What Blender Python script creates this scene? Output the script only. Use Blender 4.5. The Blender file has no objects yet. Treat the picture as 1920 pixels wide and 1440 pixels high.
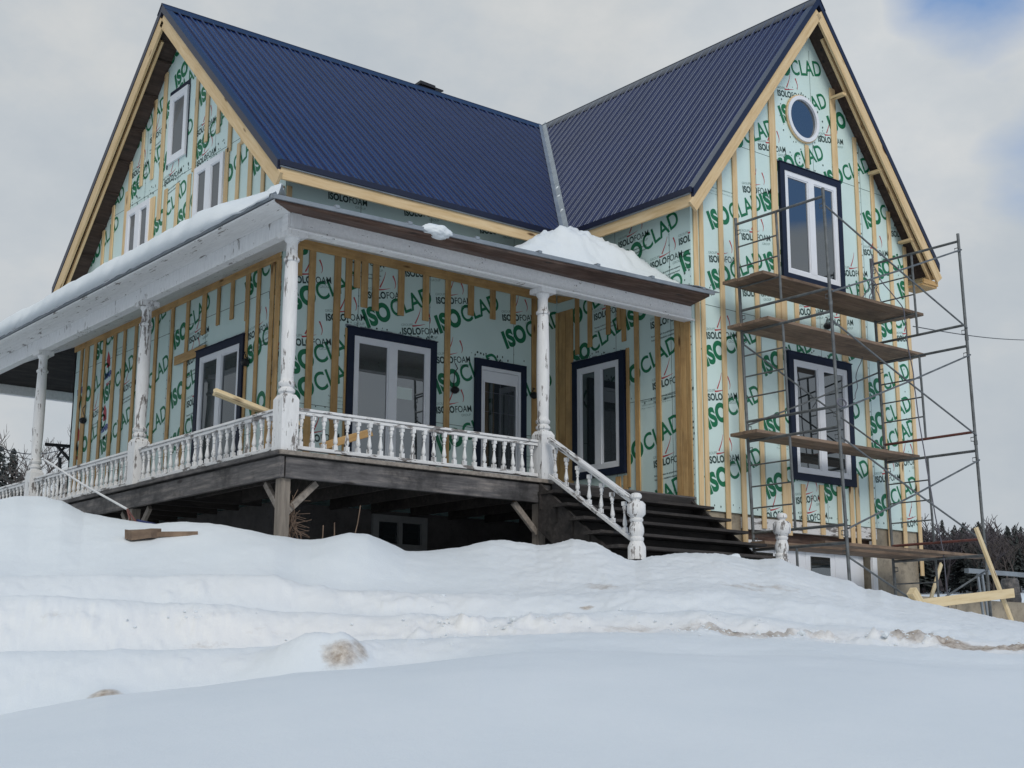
import bpy, bmesh, math, random
import numpy as np
from mathutils import Vector, Matrix, noise
random.seed(7)
SC = bpy.context.scene
COL = SC.collection
V = Vector

# ------------------------------------------------------------------ camera
F = 2554.8
CAM = V((-6.7286, -12.1721, -2.1293))
yaw, pitch, roll = [math.radians(a) for a in (38.67, 11.65, .25)]
FW = V((math.sin(yaw)*math.cos(pitch), math.cos(yaw)*math.cos(pitch), math.sin(pitch)))
R0 = V((math.cos(yaw), -math.sin(yaw), 0)); U0 = R0.cross(FW)
RT = R0*math.cos(roll)+U0*math.sin(roll); UP = U0*math.cos(roll)-R0*math.sin(roll)
cd = bpy.data.cameras.new('camera'); cam = bpy.data.objects.new('camera', cd); COL.objects.link(cam)
cd.sensor_width = 36; cd.lens = F/1920*36; cd.clip_start = .1; cd.clip_end = 3000
cam.matrix_world = Matrix(((RT.x, UP.x, -FW.x, CAM.x), (RT.y, UP.y, -FW.y, CAM.y), (RT.z, UP.z, -FW.z, CAM.z), (0, 0, 0, 1)))
SC.camera = cam

def ray(px, py): return FW*F+(px-960)*RT-(py-720)*UP
def back(px, py, ax, v):
    d = ray(px, py); return CAM+d*((v-CAM[ax])/d[ax])
def far(px, py, r):
    d = ray(px, py); return CAM+d*(r/math.hypot(d.x, d.y))

# ------------------------------------------------------------------ materials
def new_mat(name):
    m = bpy.data.materials.new(name); m.use_nodes = True
    nt = m.node_tree; b = nt.nodes['Principled BSDF']
    return m, nt, b
def N(nt, typ, **kw):
    n = nt.nodes.new(typ)
    for k, v in kw.items():
        if k in n.inputs.keys(): n.inputs[k].default_value = v
        else: setattr(n, k, v)
    return n
def coords(nt, scale=(1, 1, 1), rnd=True, kind='Object'):
    tc = N(nt, 'ShaderNodeTexCoord'); mp = N(nt, 'ShaderNodeMapping')
    nt.links.new(tc.outputs[kind], mp.inputs['Vector']); mp.inputs['Scale'].default_value = scale
    if rnd:
        oi = N(nt, 'ShaderNodeObjectInfo'); mu = N(nt, 'ShaderNodeMath', operation='MULTIPLY'); mu.inputs[1].default_value = 57.
        nt.links.new(oi.outputs['Random'], mu.inputs[0]); nt.links.new(mu.outputs[0], mp.inputs['Location'])
    return mp.outputs[0]
def tex(nt, vec, scale, detail=4, rough=.6):
    n = N(nt, 'ShaderNodeTexNoise'); n.inputs['Scale'].default_value = scale; n.inputs['Detail'].default_value = detail
    n.inputs['Roughness'].default_value = rough; nt.links.new(vec, n.inputs['Vector']); return n.outputs['Fac']
def ramp(nt, fac, stops):
    r = N(nt, 'ShaderNodeValToRGB'); e = r.color_ramp.elements
    while len(e) < len(stops): e.new(.5)
    for i, (p, c) in enumerate(stops):
        e[i].position = p; e[i].color = (*c, 1) if len(c) == 3 else c
    nt.links.new(fac, r.inputs['Fac']); return r.outputs['Color']
def mix(nt, fac, a, b, mode='MIX'):
    n = N(nt, 'ShaderNodeMix', data_type='RGBA', blend_type=mode)
    for sock, v in ((n.inputs[0], fac), (n.inputs[6], a), (n.inputs[7], b)):
        if isinstance(v, (int, float)): sock.default_value = v
        elif isinstance(v, tuple): sock.default_value = (*v, 1)
        else: nt.links.new(v, sock)
    return n.outputs[2]
def bump(nt, b, h, strength=.3, dist=.01):
    n = N(nt, 'ShaderNodeBump'); n.inputs['Strength'].default_value = strength; n.inputs['Distance'].default_value = dist
    nt.links.new(h, n.inputs['Height']); nt.links.new(n.outputs[0], b.inputs['Normal'])
def simple(name, col, rough=.6, var=.12, scale=6, metallic=0, bstr=.1, spec=.5):
    m, nt, b = new_mat(name); vc = coords(nt)
    f = tex(nt, vc, scale)
    lo = tuple(c*(1-var) for c in col); hi = tuple(min(1, c*(1+var)) for c in col)
    nt.links.new(ramp(nt, f, [(.3, lo), (.7, hi)]), b.inputs['Base Color'])
    b.inputs['Roughness'].default_value = rough; b.inputs['Metallic'].default_value = metallic
    b.inputs['Specular IOR Level'].default_value = spec
    if bstr: bump(nt, b, tex(nt, vc, scale*8), bstr, .004)
    return m
def wood(name, c_lo, c_mid, c_hi, knot=(.12, .06, .02), rough=.75, grain=1., stain=0., axis='x'):
    m, nt, b = new_mat(name)
    g = 9*grain
    sc = {'x': (.9, g, g), 'y': (g, .9, g), 'z': (g, g, .9)}[axis]
    vc = coords(nt, sc); f = tex(nt, vc, 2.2, 6, .65)
    c = ramp(nt, f, [(.28, c_lo), (.5, c_mid), (.74, c_hi)])
    k = {'x': (2.6, 9, 9), 'y': (9, 2.6, 9), 'z': (9, 9, 2.6)}[axis]
    vk = coords(nt, k); vo = N(nt, 'ShaderNodeTexVoronoi'); vo.inputs['Scale'].default_value = .55; nt.links.new(vk, vo.inputs['Vector'])
    kn = ramp(nt, vo.outputs['Distance'], [(.07, (1, 1, 1)), (.14, (0, 0, 0))])
    c = mix(nt, kn, c, knot)
    oi = N(nt, 'ShaderNodeObjectInfo'); hv = ramp(nt, oi.outputs['Random'], [(0, (.78, .76, .72)), (.5, (.95, .95, .95)), (1, (1.0, .98, .95))])
    c = mix(nt, 1., c, hv, 'MULTIPLY')
    if stain:
        vs = coords(nt, (1, 1, 1)); s = tex(nt, vs, 1.6, 5, .7)
        c = mix(nt, ramp(nt, s, [(.45, (0, 0, 0)), (.62, (stain,)*3)]), c, tuple(x*.35 for x in c_lo))
    nt.links.new(c, b.inputs['Base Color']); b.inputs['Roughness'].default_value = rough
    bump(nt, b, f, .25, .004)
    return m
def peeling(name, paint=(.74, .74, .75), under=(.22, .2, .19), amt=.5, axis='z', rough=.7):
    m, nt, b = new_mat(name)
    st = {'z': (14, 14, 2.4), 'x': (2.4, 14, 14), 'y': (14, 2.4, 14)}[axis]
    f = tex(nt, coords(nt, st), 1.6, 8, .72)
    f2 = tex(nt, coords(nt, (1, 1, 1)), 3.1, 4, .6)
    a = N(nt, 'ShaderNodeMath', operation='MULTIPLY_ADD'); nt.links.new(f2, a.inputs[0]); a.inputs[1].default_value = .55; nt.links.new(f, a.inputs[2])
    th = .98-.28*amt
    mask = ramp(nt, a.outputs[0], [(th, (0, 0, 0)), (th+.035, (1, 1, 1))])
    dirt = ramp(nt, f, [(.3, tuple(p*.82 for p in paint)), (.6, paint)])
    gr = ramp(nt, f, [(.4, tuple(u*.5 for u in under)), (.75, under)])
    nt.links.new(mix(nt, mask, dirt, gr), b.inputs['Base Color']); b.inputs['Roughness'].default_value = rough
    bump(nt, b, mask, -.35, .003)
    return m

M = {}
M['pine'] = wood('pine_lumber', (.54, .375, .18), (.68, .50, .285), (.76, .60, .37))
M['pine_shaded'] = wood('shaded_pine_lumber', (.42, .245, .095), (.57, .36, .155), (.66, .45, .22), stain=.35)  # pine as under porch and eave: their shade is mixed into its colour
M['fresh'] = wood('fresh_lumber', (.58, .45, .25), (.70, .57, .36), (.76, .64, .42))
M['plank'] = wood('scaffold_plank_wood', (.15, .10, .07), (.24, .165, .115), (.33, .24, .17), stain=.5)
M['oldwood'] = wood('old_grey_wood', (.04, .038, .04), (.105, .10, .103), (.25, .225, .21), knot=(.02, .015, .015), stain=.8)
M['darkwood'] = wood('dark_step_wood', (.018, .015, .014), (.035, .03, .028), (.075, .065, .06), knot=(.01, .01, .01), stain=.6)
M['brownwood'] = wood('brown_fascia_wood', (.06, .032, .024), (.125, .07, .052), (.27, .20, .17), knot=(.04, .03, .03), stain=.4)
M['soffit'] = wood('old_roof_board', (.03, .018, .014), (.055, .034, .027), (.095, .062, .05), knot=(.01, .01, .01))
M['grayplank'] = wood('grey_post_wood', (.13, .115, .10), (.24, .21, .185), (.36, .32, .28), axis='z')
M['white'] = peeling('white_paint', amt=.25, paint=(.82, .82, .82))
M['whitepost'] = peeling('peeling_white_paint', amt=.45, paint=(.72, .72, .72))
M['whiterail'] = peeling('peeling_rail_paint', amt=.55, axis='x', paint=(.72, .72, .72))
M['white_y'] = peeling('white_boards', amt=.3, axis='y', paint=(.74, .745, .75))
M['vinyl'] = simple('white_vinyl', (.74, .76, .80), .35, .03)
M['navy'] = simple('navy_trim', (.007, .014, .036), .6, .15, spec=.3)
M['navyroofedge'] = simple('navy_rake_metal', (.009, .013, .035), .35, .1)
M['steel'] = simple('galvanised_tube', (.13, .14, .145), .5, .35, 9, metallic=.35)
M['rust'] = simple('rusty_tube', (.14, .05, .04), .6, .3, 9)
M['flash'] = simple('metal_flashing', (.24, .27, .30), .4, .2, 4, metallic=.3)
M['cable'] = simple('grey_cable', (.12, .12, .15), .6, .2)
M['black'] = simple('black_plastic', (.015, .015, .018), .5, .2)
M['darkgap'] = simple('dark_opening', (.012, .011, .011), .9, .2)
M['green'] = simple('print_green', (.003, .15, .065), .6, .05, bstr=0)
M['ink'] = simple('print_ink', (.022, .055, .05), .6, .05, bstr=0)
M['inkgrey'] = simple('print_grey', (.22, .32, .30), .6, .05, bstr=0)
M['red'] = simple('print_red', (.42, .05, .06), .6, .05, bstr=0)
M['blue'] = simple('print_blue', (.03, .06, .26), .6, .05, bstr=0)
M['paper'] = simple('paper', (.62, .7, .68), .8, .03, bstr=0)
M['blueplastic'] = simple('blue_plastic', (.01, .02, .10), .4, .1)
M['alu'] = simple('white_aluminium', (.62, .62, .62), .4, .1)
M['curtain'] = simple('curtain_cloth', (.2, .27, .36), .9, .2, 12)

def m_foam():
    m, nt, b = new_mat('mint_foam_board')
    vc = coords(nt, rnd=False)
    f = tex(nt, vc, 1.3, 3); c = ramp(nt, f, [(.3, (.575, .72, .69)), (.7, (.63, .775, .75))])
    f2 = tex(nt, vc, 30, 3); c = mix(nt, ramp(nt, f2, [(.62, (0, 0, 0)), (.8, (.25, .25, .25))]), c, (.38, .52, .5))
    nt.links.new(c, b.inputs['Base Color']); b.inputs['Roughness'].default_value = .42
    bump(nt, b, f2, .08, .003)
    return m
M['foam'] = m_foam()
def m_roof():
    m, nt, b = new_mat('navy_metal_roof')
    f = tex(nt, coords(nt, rnd=False), 1.1, 4)
    nt.links.new(ramp(nt, f, [(.3, (.004, .013, .064)), (.7, (.007, .018, .086))]), b.inputs['Base Color'])
    nt.links.new(ramp(nt, tex(nt, coords(nt, rnd=False), 5, 4), [(.3, (.20,)*3), (.7, (.31,)*3)]), b.inputs['Roughness'])
    b.inputs['Specular IOR Level'].default_value = .75
    return m
M['roof'] = m_roof()
def m_concrete(name, c, stain=(.1, .085, .07)):
    m, nt, b = new_mat(name); vc = coords(nt, rnd=False)
    f = tex(nt, vc, 2.2, 8, .7); f2 = tex(nt, vc, 11, 6, .7)
    col = ramp(nt, f, [(.3, tuple(x*.6 for x in c)), (.55, c), (.75, tuple(min(1, x*1.25) for x in c))])
    col = mix(nt, ramp(nt, f2, [(.52, (0, 0, 0)), (.7, (.6, .6, .6))]), col, stain)
    nt.links.new(col, b.inputs['Base Color']); b.inputs['Roughness'].default_value = .9; bump(nt, b, f2, .5, .01)
    return m
M['concrete'] = m_concrete('stained_concrete', (.34, .29, .22))
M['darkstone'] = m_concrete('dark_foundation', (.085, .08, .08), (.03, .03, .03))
def m_glass(name, tint, refl=.22, mx_=.9):
    m, nt, b = new_mat(name)
    b.inputs['Base Color'].default_value = (*tint, 1); b.inputs['Roughness'].default_value = .9; b.inputs['Specular IOR Level'].default_value = 0
    g = N(nt, 'ShaderNodeBsdfGlossy'); g.inputs['Roughness'].default_value = .015; g.inputs['Color'].default_value = (.92, .96, 1, 1)
    lw = N(nt, 'ShaderNodeLayerWeight'); lw.inputs['Blend'].default_value = .25
    mr = N(nt, 'ShaderNodeMapRange'); mr.inputs['To Min'].default_value = refl; mr.inputs['To Max'].default_value = mx_
    nt.links.new(lw.outputs['Fresnel'], mr.inputs['Value'])
    # slight waviness of sealed panes
    vc = coords(nt); bn = N(nt, 'ShaderNodeBump'); bn.inputs['Strength'].default_value = .06; bn.inputs['Distance'].default_value = .02
    nt.links.new(tex(nt, vc, 1.5, 1), bn.inputs['Height']); nt.links.new(bn.outputs[0], g.inputs['Normal'])
    mx = N(nt, 'ShaderNodeMixShader'); nt.links.new(mr.outputs[0], mx.inputs[0]); nt.links.new(b.outputs[0], mx.inputs[1]); nt.links.new(g.outputs[0], mx.inputs[2])
    nt.links.new(mx.outputs[0], nt.nodes['Material Output'].inputs['Surface'])
    return m
M['glass'] = m_glass('window_glass', (.012, .016, .018), .20)
M['glass_dim'] = m_glass('shaded_window_glass', (.025, .032, .036), .12, .6)
M['glass_mesh'] = m_glass('screened_window_glass', (.15, .155, .16), .05, .2)

def m_snow(name='snow', dirt=False):
    m, nt, b = new_mat(name); vc = coords(nt, rnd=False)
    f = tex(nt, vc, .9, 5); c = ramp(nt, f, [(.3, (.66, .708, .742)), (.7, (.715, .755, .782))])
    fb = tex(nt, vc, 22, 8, .7)
    if dirt:
        # warm tint of old trodden snow
        at2 = N(nt, 'ShaderNodeAttribute'); at2.attribute_name = 'old'
        c = mix(nt, at2.outputs['Fac'], c, (.80, .785, .765))
        at = N(nt, 'ShaderNodeAttribute'); at.attribute_name = 'dirt'
        n1 = tex(nt, vc, 7, 8, .75)
        mu = N(nt, 'ShaderNodeMath', operation='MULTIPLY_ADD'); nt.links.new(at.outputs['Fac'], mu.inputs[0]); mu.inputs[1].default_value = 1.35
        sb = N(nt, 'ShaderNodeMath', operation='SUBTRACT'); nt.links.new(n1, sb.inputs[0]); sb.inputs[1].default_value = 1.0
        nt.links.new(sb.outputs[0], mu.inputs[2])
        k = ramp(nt, mu.outputs[0], [(.0, (0, 0, 0)), (.28, (.6, .6, .6)), (.6, (1, 1, 1))])
        c = mix(nt, k, c, ramp(nt, fb, [(.35, (.25, .19, .14)), (.65, (.60, .54, .47))]))
    nt.links.new(c, b.inputs['Base Color']); b.inputs['Roughness'].default_value = .55
    b.inputs['Specular IOR Level'].default_value = .3
    bn = N(nt, 'ShaderNodeBump'); bn.inputs['Strength'].default_value = .35; bn.inputs['Distance'].default_value = .012
    nt.links.new(fb, bn.inputs['Height'])
    bn2 = N(nt, 'ShaderNodeBump'); bn2.inputs['Strength'].default_value = .25; bn2.inputs['Distance'].default_value = .007
    nt.links.new(tex(nt, vc, 130, 3), bn2.inputs['Height']); nt.links.new(bn.outputs[0], bn2.inputs['Normal']); nt.links.new(bn2.outputs[0], b.inputs['Normal'])
    return m
M['snow'] = m_snow()
M['snowground'] = m_snow('snow_ground', True)
M['bark'] = simple('bare_bark', (.09, .075, .07), .9, .3)
M['needles'] = simple('dark_needles', (.035, .043, .042), .9, .4, 2)  # lifted towards grey, slight distance haze put into the colour
M['woods'] = simple('bare_woods', (.075, .064, .07), .95, .4, 2)
M['vine'] = simple('dead_vine', (.16, .11, .08), .9, .3)

# ------------------------------------------------------------------ mesh builder
class MB:
    def __init__(s): s.v = []; s.f = []; s.m = []; s.sm = []
    def add(s, vs, fs, mi=0, smooth=False):
        o = len(s.v); s.v += [tuple(v) for v in vs]
        for f in fs: s.f.append(tuple(i+o for i in f)); s.m.append(mi); s.sm.append(smooth)
    def hexa(s, p, mi=0):   # p: 8 corners, bottom loop 0-3, top loop 4-7
        s.add(p, [(0, 3, 2, 1), (4, 5, 6, 7), (0, 1, 5, 4), (1, 2, 6, 5), (2, 3, 7, 6), (3, 0, 4, 7)], mi)
    def box(s, a, b, mi=0):
        x0, y0, z0 = a; x1, y1, z1 = b
        s.hexa([(x0, y0, z0), (x1, y0, z0), (x1, y1, z0), (x0, y1, z0), (x0, y0, z1), (x1, y0, z1), (x1, y1, z1), (x0, y1, z1)], mi)
    def prism(s, poly, ext, mi=0):
        n = len(poly); ext = V(ext); a = [V(p) for p in poly]; b = [p+ext for p in a]
        s.add(a+b, [tuple(range(n))[::-1], tuple(range(n, 2*n))]+[(i, (i+1) % n, n+(i+1) % n, n+i) for i in range(n)], mi)
    def tube(s, pts, r, n=8, mi=0, caps=True):
        pts = [V(p) for p in pts]; rings = []
        rr = r if isinstance(r, (list, tuple)) else [r]*len(pts)
        up = None
        for i, p in enumerate(pts):
            t = (pts[min(i+1, len(pts)-1)]-pts[max(i-1, 0)]).normalized()
            if up is None: up = V((0, 0, 1)) if abs(t.z) < .9 else V((1, 0, 0))
            a = t.cross(up).normalized(); b2 = a.cross(t).normalized(); up = b2
            rings.append([p+(a*math.cos(2*math.pi*k/n)+b2*math.sin(2*math.pi*k/n))*rr[i] for k in range(n)])
        vs = [v for ring in rings for v in ring]; fs = []
        for i in range(len(pts)-1):
            for k in range(n): fs.append((i*n+k, i*n+(k+1) % n, (i+1)*n+(k+1) % n, (i+1)*n+k))
        if caps: fs += [tuple(range(n))[::-1], tuple((len(pts)-1)*n+k for k in range(n))]
        s.add(vs, fs, mi, True)
    def lathe(s, prof, c=(0, 0, 0), n=14, mi=0):
        vs = []; fs = []
        for r, z in prof:
            for k in range(n): vs.append((c[0]+r*math.cos(2*math.pi*k/n), c[1]+r*math.sin(2*math.pi*k/n), c[2]+z))
        L = len(prof)
        for i in range(L-1):
            for k in range(n): fs.append((i*n+k, i*n+(k+1) % n, (i+1)*n+(k+1) % n, (i+1)*n+k))
        fs += [tuple(range(n))[::-1], tuple((L-1)*n+k for k in range(n))]
        s.add(vs, fs, mi, True)
    def build(s, name, mats, parent=None, autosmooth=True):
        me = bpy.data.meshes.new(name); me.from_pydata(s.v, [], s.f)
        if not isinstance(mats, (list, tuple)): mats = [mats]
        for m in mats: me.materials.append(m)
        me.polygons.foreach_set('material_index', s.m); me.polygons.foreach_set('use_smooth', s.sm)
        if any(s.sm) and autosmooth:
            me.update()
            try: me.set_sharp_from_angle(angle=math.radians(42))
            except Exception: pass
        if len(s.v) < 60000 and mats[0] not in (M['snow'], M['snowground']):
            b_ = bmesh.new(); b_.from_mesh(me); bmesh.ops.recalc_face_normals(b_, faces=b_.faces[:]); b_.to_mesh(me); b_.free()
        me.update()
        o = bpy.data.objects.new(name, me); COL.objects.link(o)
        if parent is not None: o.parent = parent
        return o
def empty(name, loc=(0, 0, 0)):
    o = bpy.data.objects.new(name, None); o.empty_display_size = .2; COL.objects.link(o); o.location = loc; return o
def tag(o, label=None, cat=None, group=None, kind=None):
    if label: o['label'] = label
    if cat: o['category'] = cat
    if group: o['group'] = group
    if kind: o['kind'] = kind
    return o
def board(name, p0, p1, w, t, nrm, mat, parent=None, off=0., jag=.0):
    """lumber: local X along its length, width w across, thickness t raised along nrm"""
    p0 = V(p0); p1 = V(p1); L = (p1-p0).length; x = (p1-p0).normalized(); z = V(nrm); z = (z-x*z.dot(x)).normalized(); y = z.cross(x)
    mb = MB(); b = min(.004, t*.2)
    # chamfered section
    sec = [(-w/2, b), (-w/2+b, 0), (w/2-b, 0), (w/2, b), (w/2, t-b), (w/2-b, t), (-w/2+b, t), (-w/2, t-b)]
    vs = [(0, a, c+off) for a, c in sec]+[(L+random.uniform(-jag, jag), a, c+off) for a, c in sec]
    n = 8; mb.add(vs, [tuple(range(n)), tuple(range(n, 2*n))[::-1]]+[(i, n+i, n+(i+1) % n, (i+1) % n) for i in range(n)])
    o = mb.build(name, mat, parent)
    o.matrix_basis = Matrix(((x.x, y.x, z.x, p0.x), (x.y, y.y, z.y, p0.y), (x.z, y.z, z.z, p0.z), (0, 0, 0, 1)))
    return o
def copy_part(o, parent, mw=None):
    c = o.copy(); COL.objects.link(c); c.parent = parent
    if mw is not None: c.matrix_basis = mw
    return c

class Wall:
    def __init__(s, ax, v, U, Nn): s.ax, s.v, s.U, s.N = ax, v, V(U), V(Nn)
    def P(s, u, z, n=0.):
        p = s.U*u+V((0, 0, z)); p[s.ax] = s.v; return p+s.N*n
    def at(s, px, py):
        p = back(px, py, s.ax, s.v); return p.dot(s.U), p.z
    def box(s, mb, u0, u1, z0, z1, n0, n1, mi=0):
        P = s.P
        mb.hexa([P(u0, z0, n0), P(u1, z0, n0), P(u1, z0, n1), P(u0, z0, n1), P(u0, z1, n0), P(u1, z1, n0), P(u1, z1, n1), P(u0, z1, n1)], mi)
XL, XI, XR = 1.467, 6.088, 10.88
YF, YM, YB = .018, 2.786, 9.75
WM = Wall(1, YM, (1, 0, 0), (0, -1, 0)); WW = Wall(1, YF, (1, 0, 0), (0, -1, 0))
WS = Wall(0, XI, (0, -1, 0), (-1, 0, 0)); WL = Wall(0, XL, (0, -1, 0), (-1, 0, 0))
ZR, ZE = 7.665, 4.06
YR, YE1, YE2 = 6.114, 2.30, 9.928
XE = 1.106
XRG, XE1, XE2 = 8.595, 5.8246, 11.28
YG = -.286
SM = (ZR-ZE)/(YR-YE1); SL = (ZR-ZE)/(XRG-XE1); SR = (ZR-ZE)/(XE2-XRG)

house = empty('house', (0, 0, 0))
tag(house, 'two-gabled wooden farmhouse being re-clad, mint foam boards, navy metal roof and old white porch', 'house')

# ------------------------------------------------------------------ printing on the foam
def text_mesh(s, size, bold=0., cx=1.):
    cu = bpy.data.curves.new('t', 'FONT'); cu.body = s; cu.size = size; cu.resolution_u = 5; cu.offset = bold; cu.space_character = 1+bold/size*1.2
    o = bpy.data.objects.new('t', cu); COL.objects.link(o)
    dg = bpy.context.evaluated_depsgraph_get(); me = bpy.data.meshes.new_from_object(o.evaluated_get(dg))
    vs = [(v.co.x*cx, v.co.y, 0) for v in me.vertices]; fs = [tuple(p.vertices) for p in me.polygons]
    bpy.data.objects.remove(o); bpy.data.curves.remove(cu); bpy.data.meshes.remove(me)
    return vs, fs
def width(t): return max(v[0] for v in t[0])
def stamp(parts):   # parts: list of (verts, faces, dx, dy, mat)
    vs = []; fs = []; ms = []
    for (v, f, dx, dy, mi) in parts:
        o = len(vs); vs += [(a[0]+dx, a[1]+dy) for a in v]; fs += [tuple(i+o for i in q) for q in f]; ms += [mi]*len(f)
    return vs, fs, ms
def arc_strip(pts, w0, w1):
    vs = []; n = len(pts)
    for i, (x, y) in enumerate(pts):
        a = pts[max(i-1, 0)]; b = pts[min(i+1, n-1)]; dx, dy = b[0]-a[0], b[1]-a[1]; l = math.hypot(dx, dy) or 1
        w = w0+(w1-w0)*i/(n-1); vs += [(x-dy/l*w, y+dx/l*w), (x+dy/l*w, y-dx/l*w)]
    return vs, [(2*i, 2*i+1, 2*i+3, 2*i+2) for i in range(n-1)]
t_iso = text_mesh('ISO', .335, .0185, .83); t_clad = text_mesh('CLAD', .335, .0055, .83)
wi = width(t_iso); w2 = width(t_clad)
CLAD = stamp([(*t_iso, 0, 0, 1), (*t_clad, wi+.018, 0, 1)]); WCL = wi+.018+w2
t1 = text_mesh('ISOLO', .128, .0055, .84); t2 = text_mesh('FOAM', .128, .0012, .84); t3 = text_mesh('GROUPE', .05, 0); t4 = text_mesh('GROUP', .05, 0)
w1 = width(t1)+.006; WF = w1+width(t2)
def quad(x, y, w, h): return ([(x, y), (x+w, y), (x+w, y+h), (x, y+h)], [(0, 1, 2, 3)])
sail = [arc_strip([(.25+.10*math.sin(a*1.2), .14+.16*a) for a in [k/8 for k in range(9)]], .008, .002),
        arc_strip([(.43-.02*a+.035*math.sin(a*2.4), .13+.10*(1-a)+.11*(1-a)**2*.3) for a in [k/8 for k in range(9)]], .009, .002),
        arc_strip([(.21+.17*a, .115+.018*a*a) for a in [k/6 for k in range(7)]], .009, .001)]
sail = [([(.30+(x-.30)*1.3, .11+(y-.11)*1.35) for x, y in v_], f_) for v_, f_ in sail]
small = [quad(0, -.055-.0*k, .50, .010) for k in range(1)]+[quad(0, -.085, .42, .010)]
t5 = text_mesh('Panneau isolant de polystyrene expanse', .034, .0006); t6 = text_mesh('Polystyrene insulation sheathing board', .034, .0006)
t7 = text_mesh('1220 mm x 2440 mm (48 po x 96 po)  ep. 25 mm', .028, 0)
LOGO = stamp([(*t1, 0, 0, 2), (*t2, w1, 0, 2), (*t3, 0, .115, 3), (*t4, WF-.19, -.06, 3)]+[(*q, 0, 0, 4) for q in sail])
LOGOS = stamp([(*t1, 0, 0, 2), (*t2, w1, 0, 2), (*t3, 0, .115, 3), (*t4, WF-.19, -.06, 3)]+[(*q, 0, 0, 4) for q in sail]
              + [(*t5, .0, -.13, 2), (*t6, .0, -.185, 2)])
FINE = stamp([(*t5, 0, 0, 3), (*t7, 0, -.05, 3), (*text_mesh('EPS type 2  CAN/ULC S701', .022, 0), 0, -.09, 3)])
tm = text_mesh('BMR', .13, .007); tmm = text_mesh('MAT', .075, .004)
HOUSE_ICON = ([(.02, 0), (.15, 0), (.15, .15), (.085, .27), (.02, .15)], [(0, 1, 2, 3, 4)])
BRAND = stamp([(*HOUSE_ICON, .05, .17, 4), (*tm, 0, 0, 5), (*tmm, .05, -.13, 4)])
PMATS = [M['foam'], M['green'], M['ink'], M['inkgrey'], M['red'], M['blue']]

REG = {'acc': None, 'pts': []}
def place(acc, wall, st, u, z, ang, n=.002, k=1.):
    kind = 'c' if st is CLAD else 'l' if st in (LOGO, LOGOS) else 'f' if st is FINE else 'b'
    if REG['acc'] is not acc: REG['acc'] = acc; REG['pts'] = []
    c, s = math.cos(math.radians(ang)), math.sin(math.radians(ang))
    L_ = {'c': WCL, 'l': .5, 'f': .45, 'b': .25}[kind]; hh = {'c': .13, 'l': .09, 'f': .0, 'b': .1}[kind]
    mine = [(u+c*L_*q-s*hh, z+s*L_*q+c*hh) for q in (.0, .2, .4, .6, .8, 1.)]
    lim = {'cc': .24, 'lc': .19, 'cl': .19, 'll': .17, 'fc': .22, 'fl': .2, 'ff': .1}
    for (k2, pts2) in REG['pts']:
        d_ = lim.get(kind+k2, .12)
        hits = sum(1 for a_ in mine if min((a_[0]-b_[0])**2+(a_[1]-b_[1])**2 for b_ in pts2) < d_*d_)
        if kind != 'b' and hits >= (2 if kind != 'f' else 1): return
    REG['pts'].append((kind, mine)); vs, fs, ms = st
    o = len(acc[0])
    for x, y in vs: acc[0].append(wall.P(u+(x*c-y*s)*k, z+(x*s+y*c)*k, n))
    acc[1] += [tuple(i+o for i in f) for f in fs]; acc[2] += ms
def dots(acc, wall, pts, r=.011):
    for (u, z) in pts:
        for q in (0,):
            a = random.uniform(0, 6); o = len(acc[0]); rr = r*random.uniform(.6, 1.5); e = random.uniform(.5, 1)
            for k in range(6):
                t = k/6*6.283; acc[0].append(wall.P(u+rr*math.cos(t)*e+random.uniform(-.002, .002), z+rr*math.sin(t), .0035))
            acc[1].append(tuple(range(o, o+6))); acc[2].append(2)

def seam(acc, wall, u0, z0, u1, z1, w=.0035):
    d = V((u1-u0, z1-z0, 0)).normalized(); px_, pz_ = -d.y*w, d.x*w; o = len(acc[0])
    acc[0].extend([wall.P(u0+px_, z0+pz_, .0012), wall.P(u1+px_, z1+pz_, .0012), wall.P(u1-px_, z1-pz_, .0012), wall.P(u0-px_, z0-pz_, .0012)]); acc[1].append((o, o+1, o+2, o+3)); acc[2].append(2)
def foam_wall(name, wall, poly, prints, th=.05, label=None):
    """poly: (u,z) outline; prints drawn 2 mm proud of the board and cut to the outline"""
    bm = bmesh.new()
    vv = [bm.verts.new(p) for p in prints[0]]
    for f, mi in zip(prints[1], prints[2]):
        try: nf = bm.faces.new([vv[i] for i in f]); nf.material_index = mi
        except ValueError: pass
    n = len(poly)
    for i in range(n):
        (u0, z0), (u1, z1) = poly[i], poly[(i+1) % n]
        a = wall.P(u0, z0); b = wall.P(u1, z1)
        no = (b-a).cross(wall.N).normalized()   # outward for counter-clockwise outline
        bmesh.ops.bisect_plane(bm, geom=bm.verts[:]+bm.edges[:]+bm.faces[:], plane_co=a, plane_no=no, clear_outer=True)
    pts = [wall.P(u, z, 0) for u, z in poly]; bk = [wall.P(u, z, -th) for u, z in poly]
    fv = [bm.verts.new(p) for p in pts]; bv = [bm.verts.new(p) for p in bk]
    bm.faces.new(fv).material_index = 0; bm.faces.new(bv[::-1]).material_index = 0
    for i in range(n): bm.faces.new([fv[(i+1) % n], fv[i], bv[i], bv[(i+1) % n]]).material_index = 0
    me = bpy.data.meshes.new(name); bm.to_mesh(me); bm.free()
    for m in PMATS: me.materials.append(m)
    o = bpy.data.objects.new(name, me); COL.objects.link(o); o.parent = house
    if label: o['label'] = label
    return o

def zroof_y(y): return ZR-abs(y-YR)*SM
def zroof_x(x): return ZR-(XRG-x)*SL if x < XRG else ZR-(x-XRG)*SR

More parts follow.
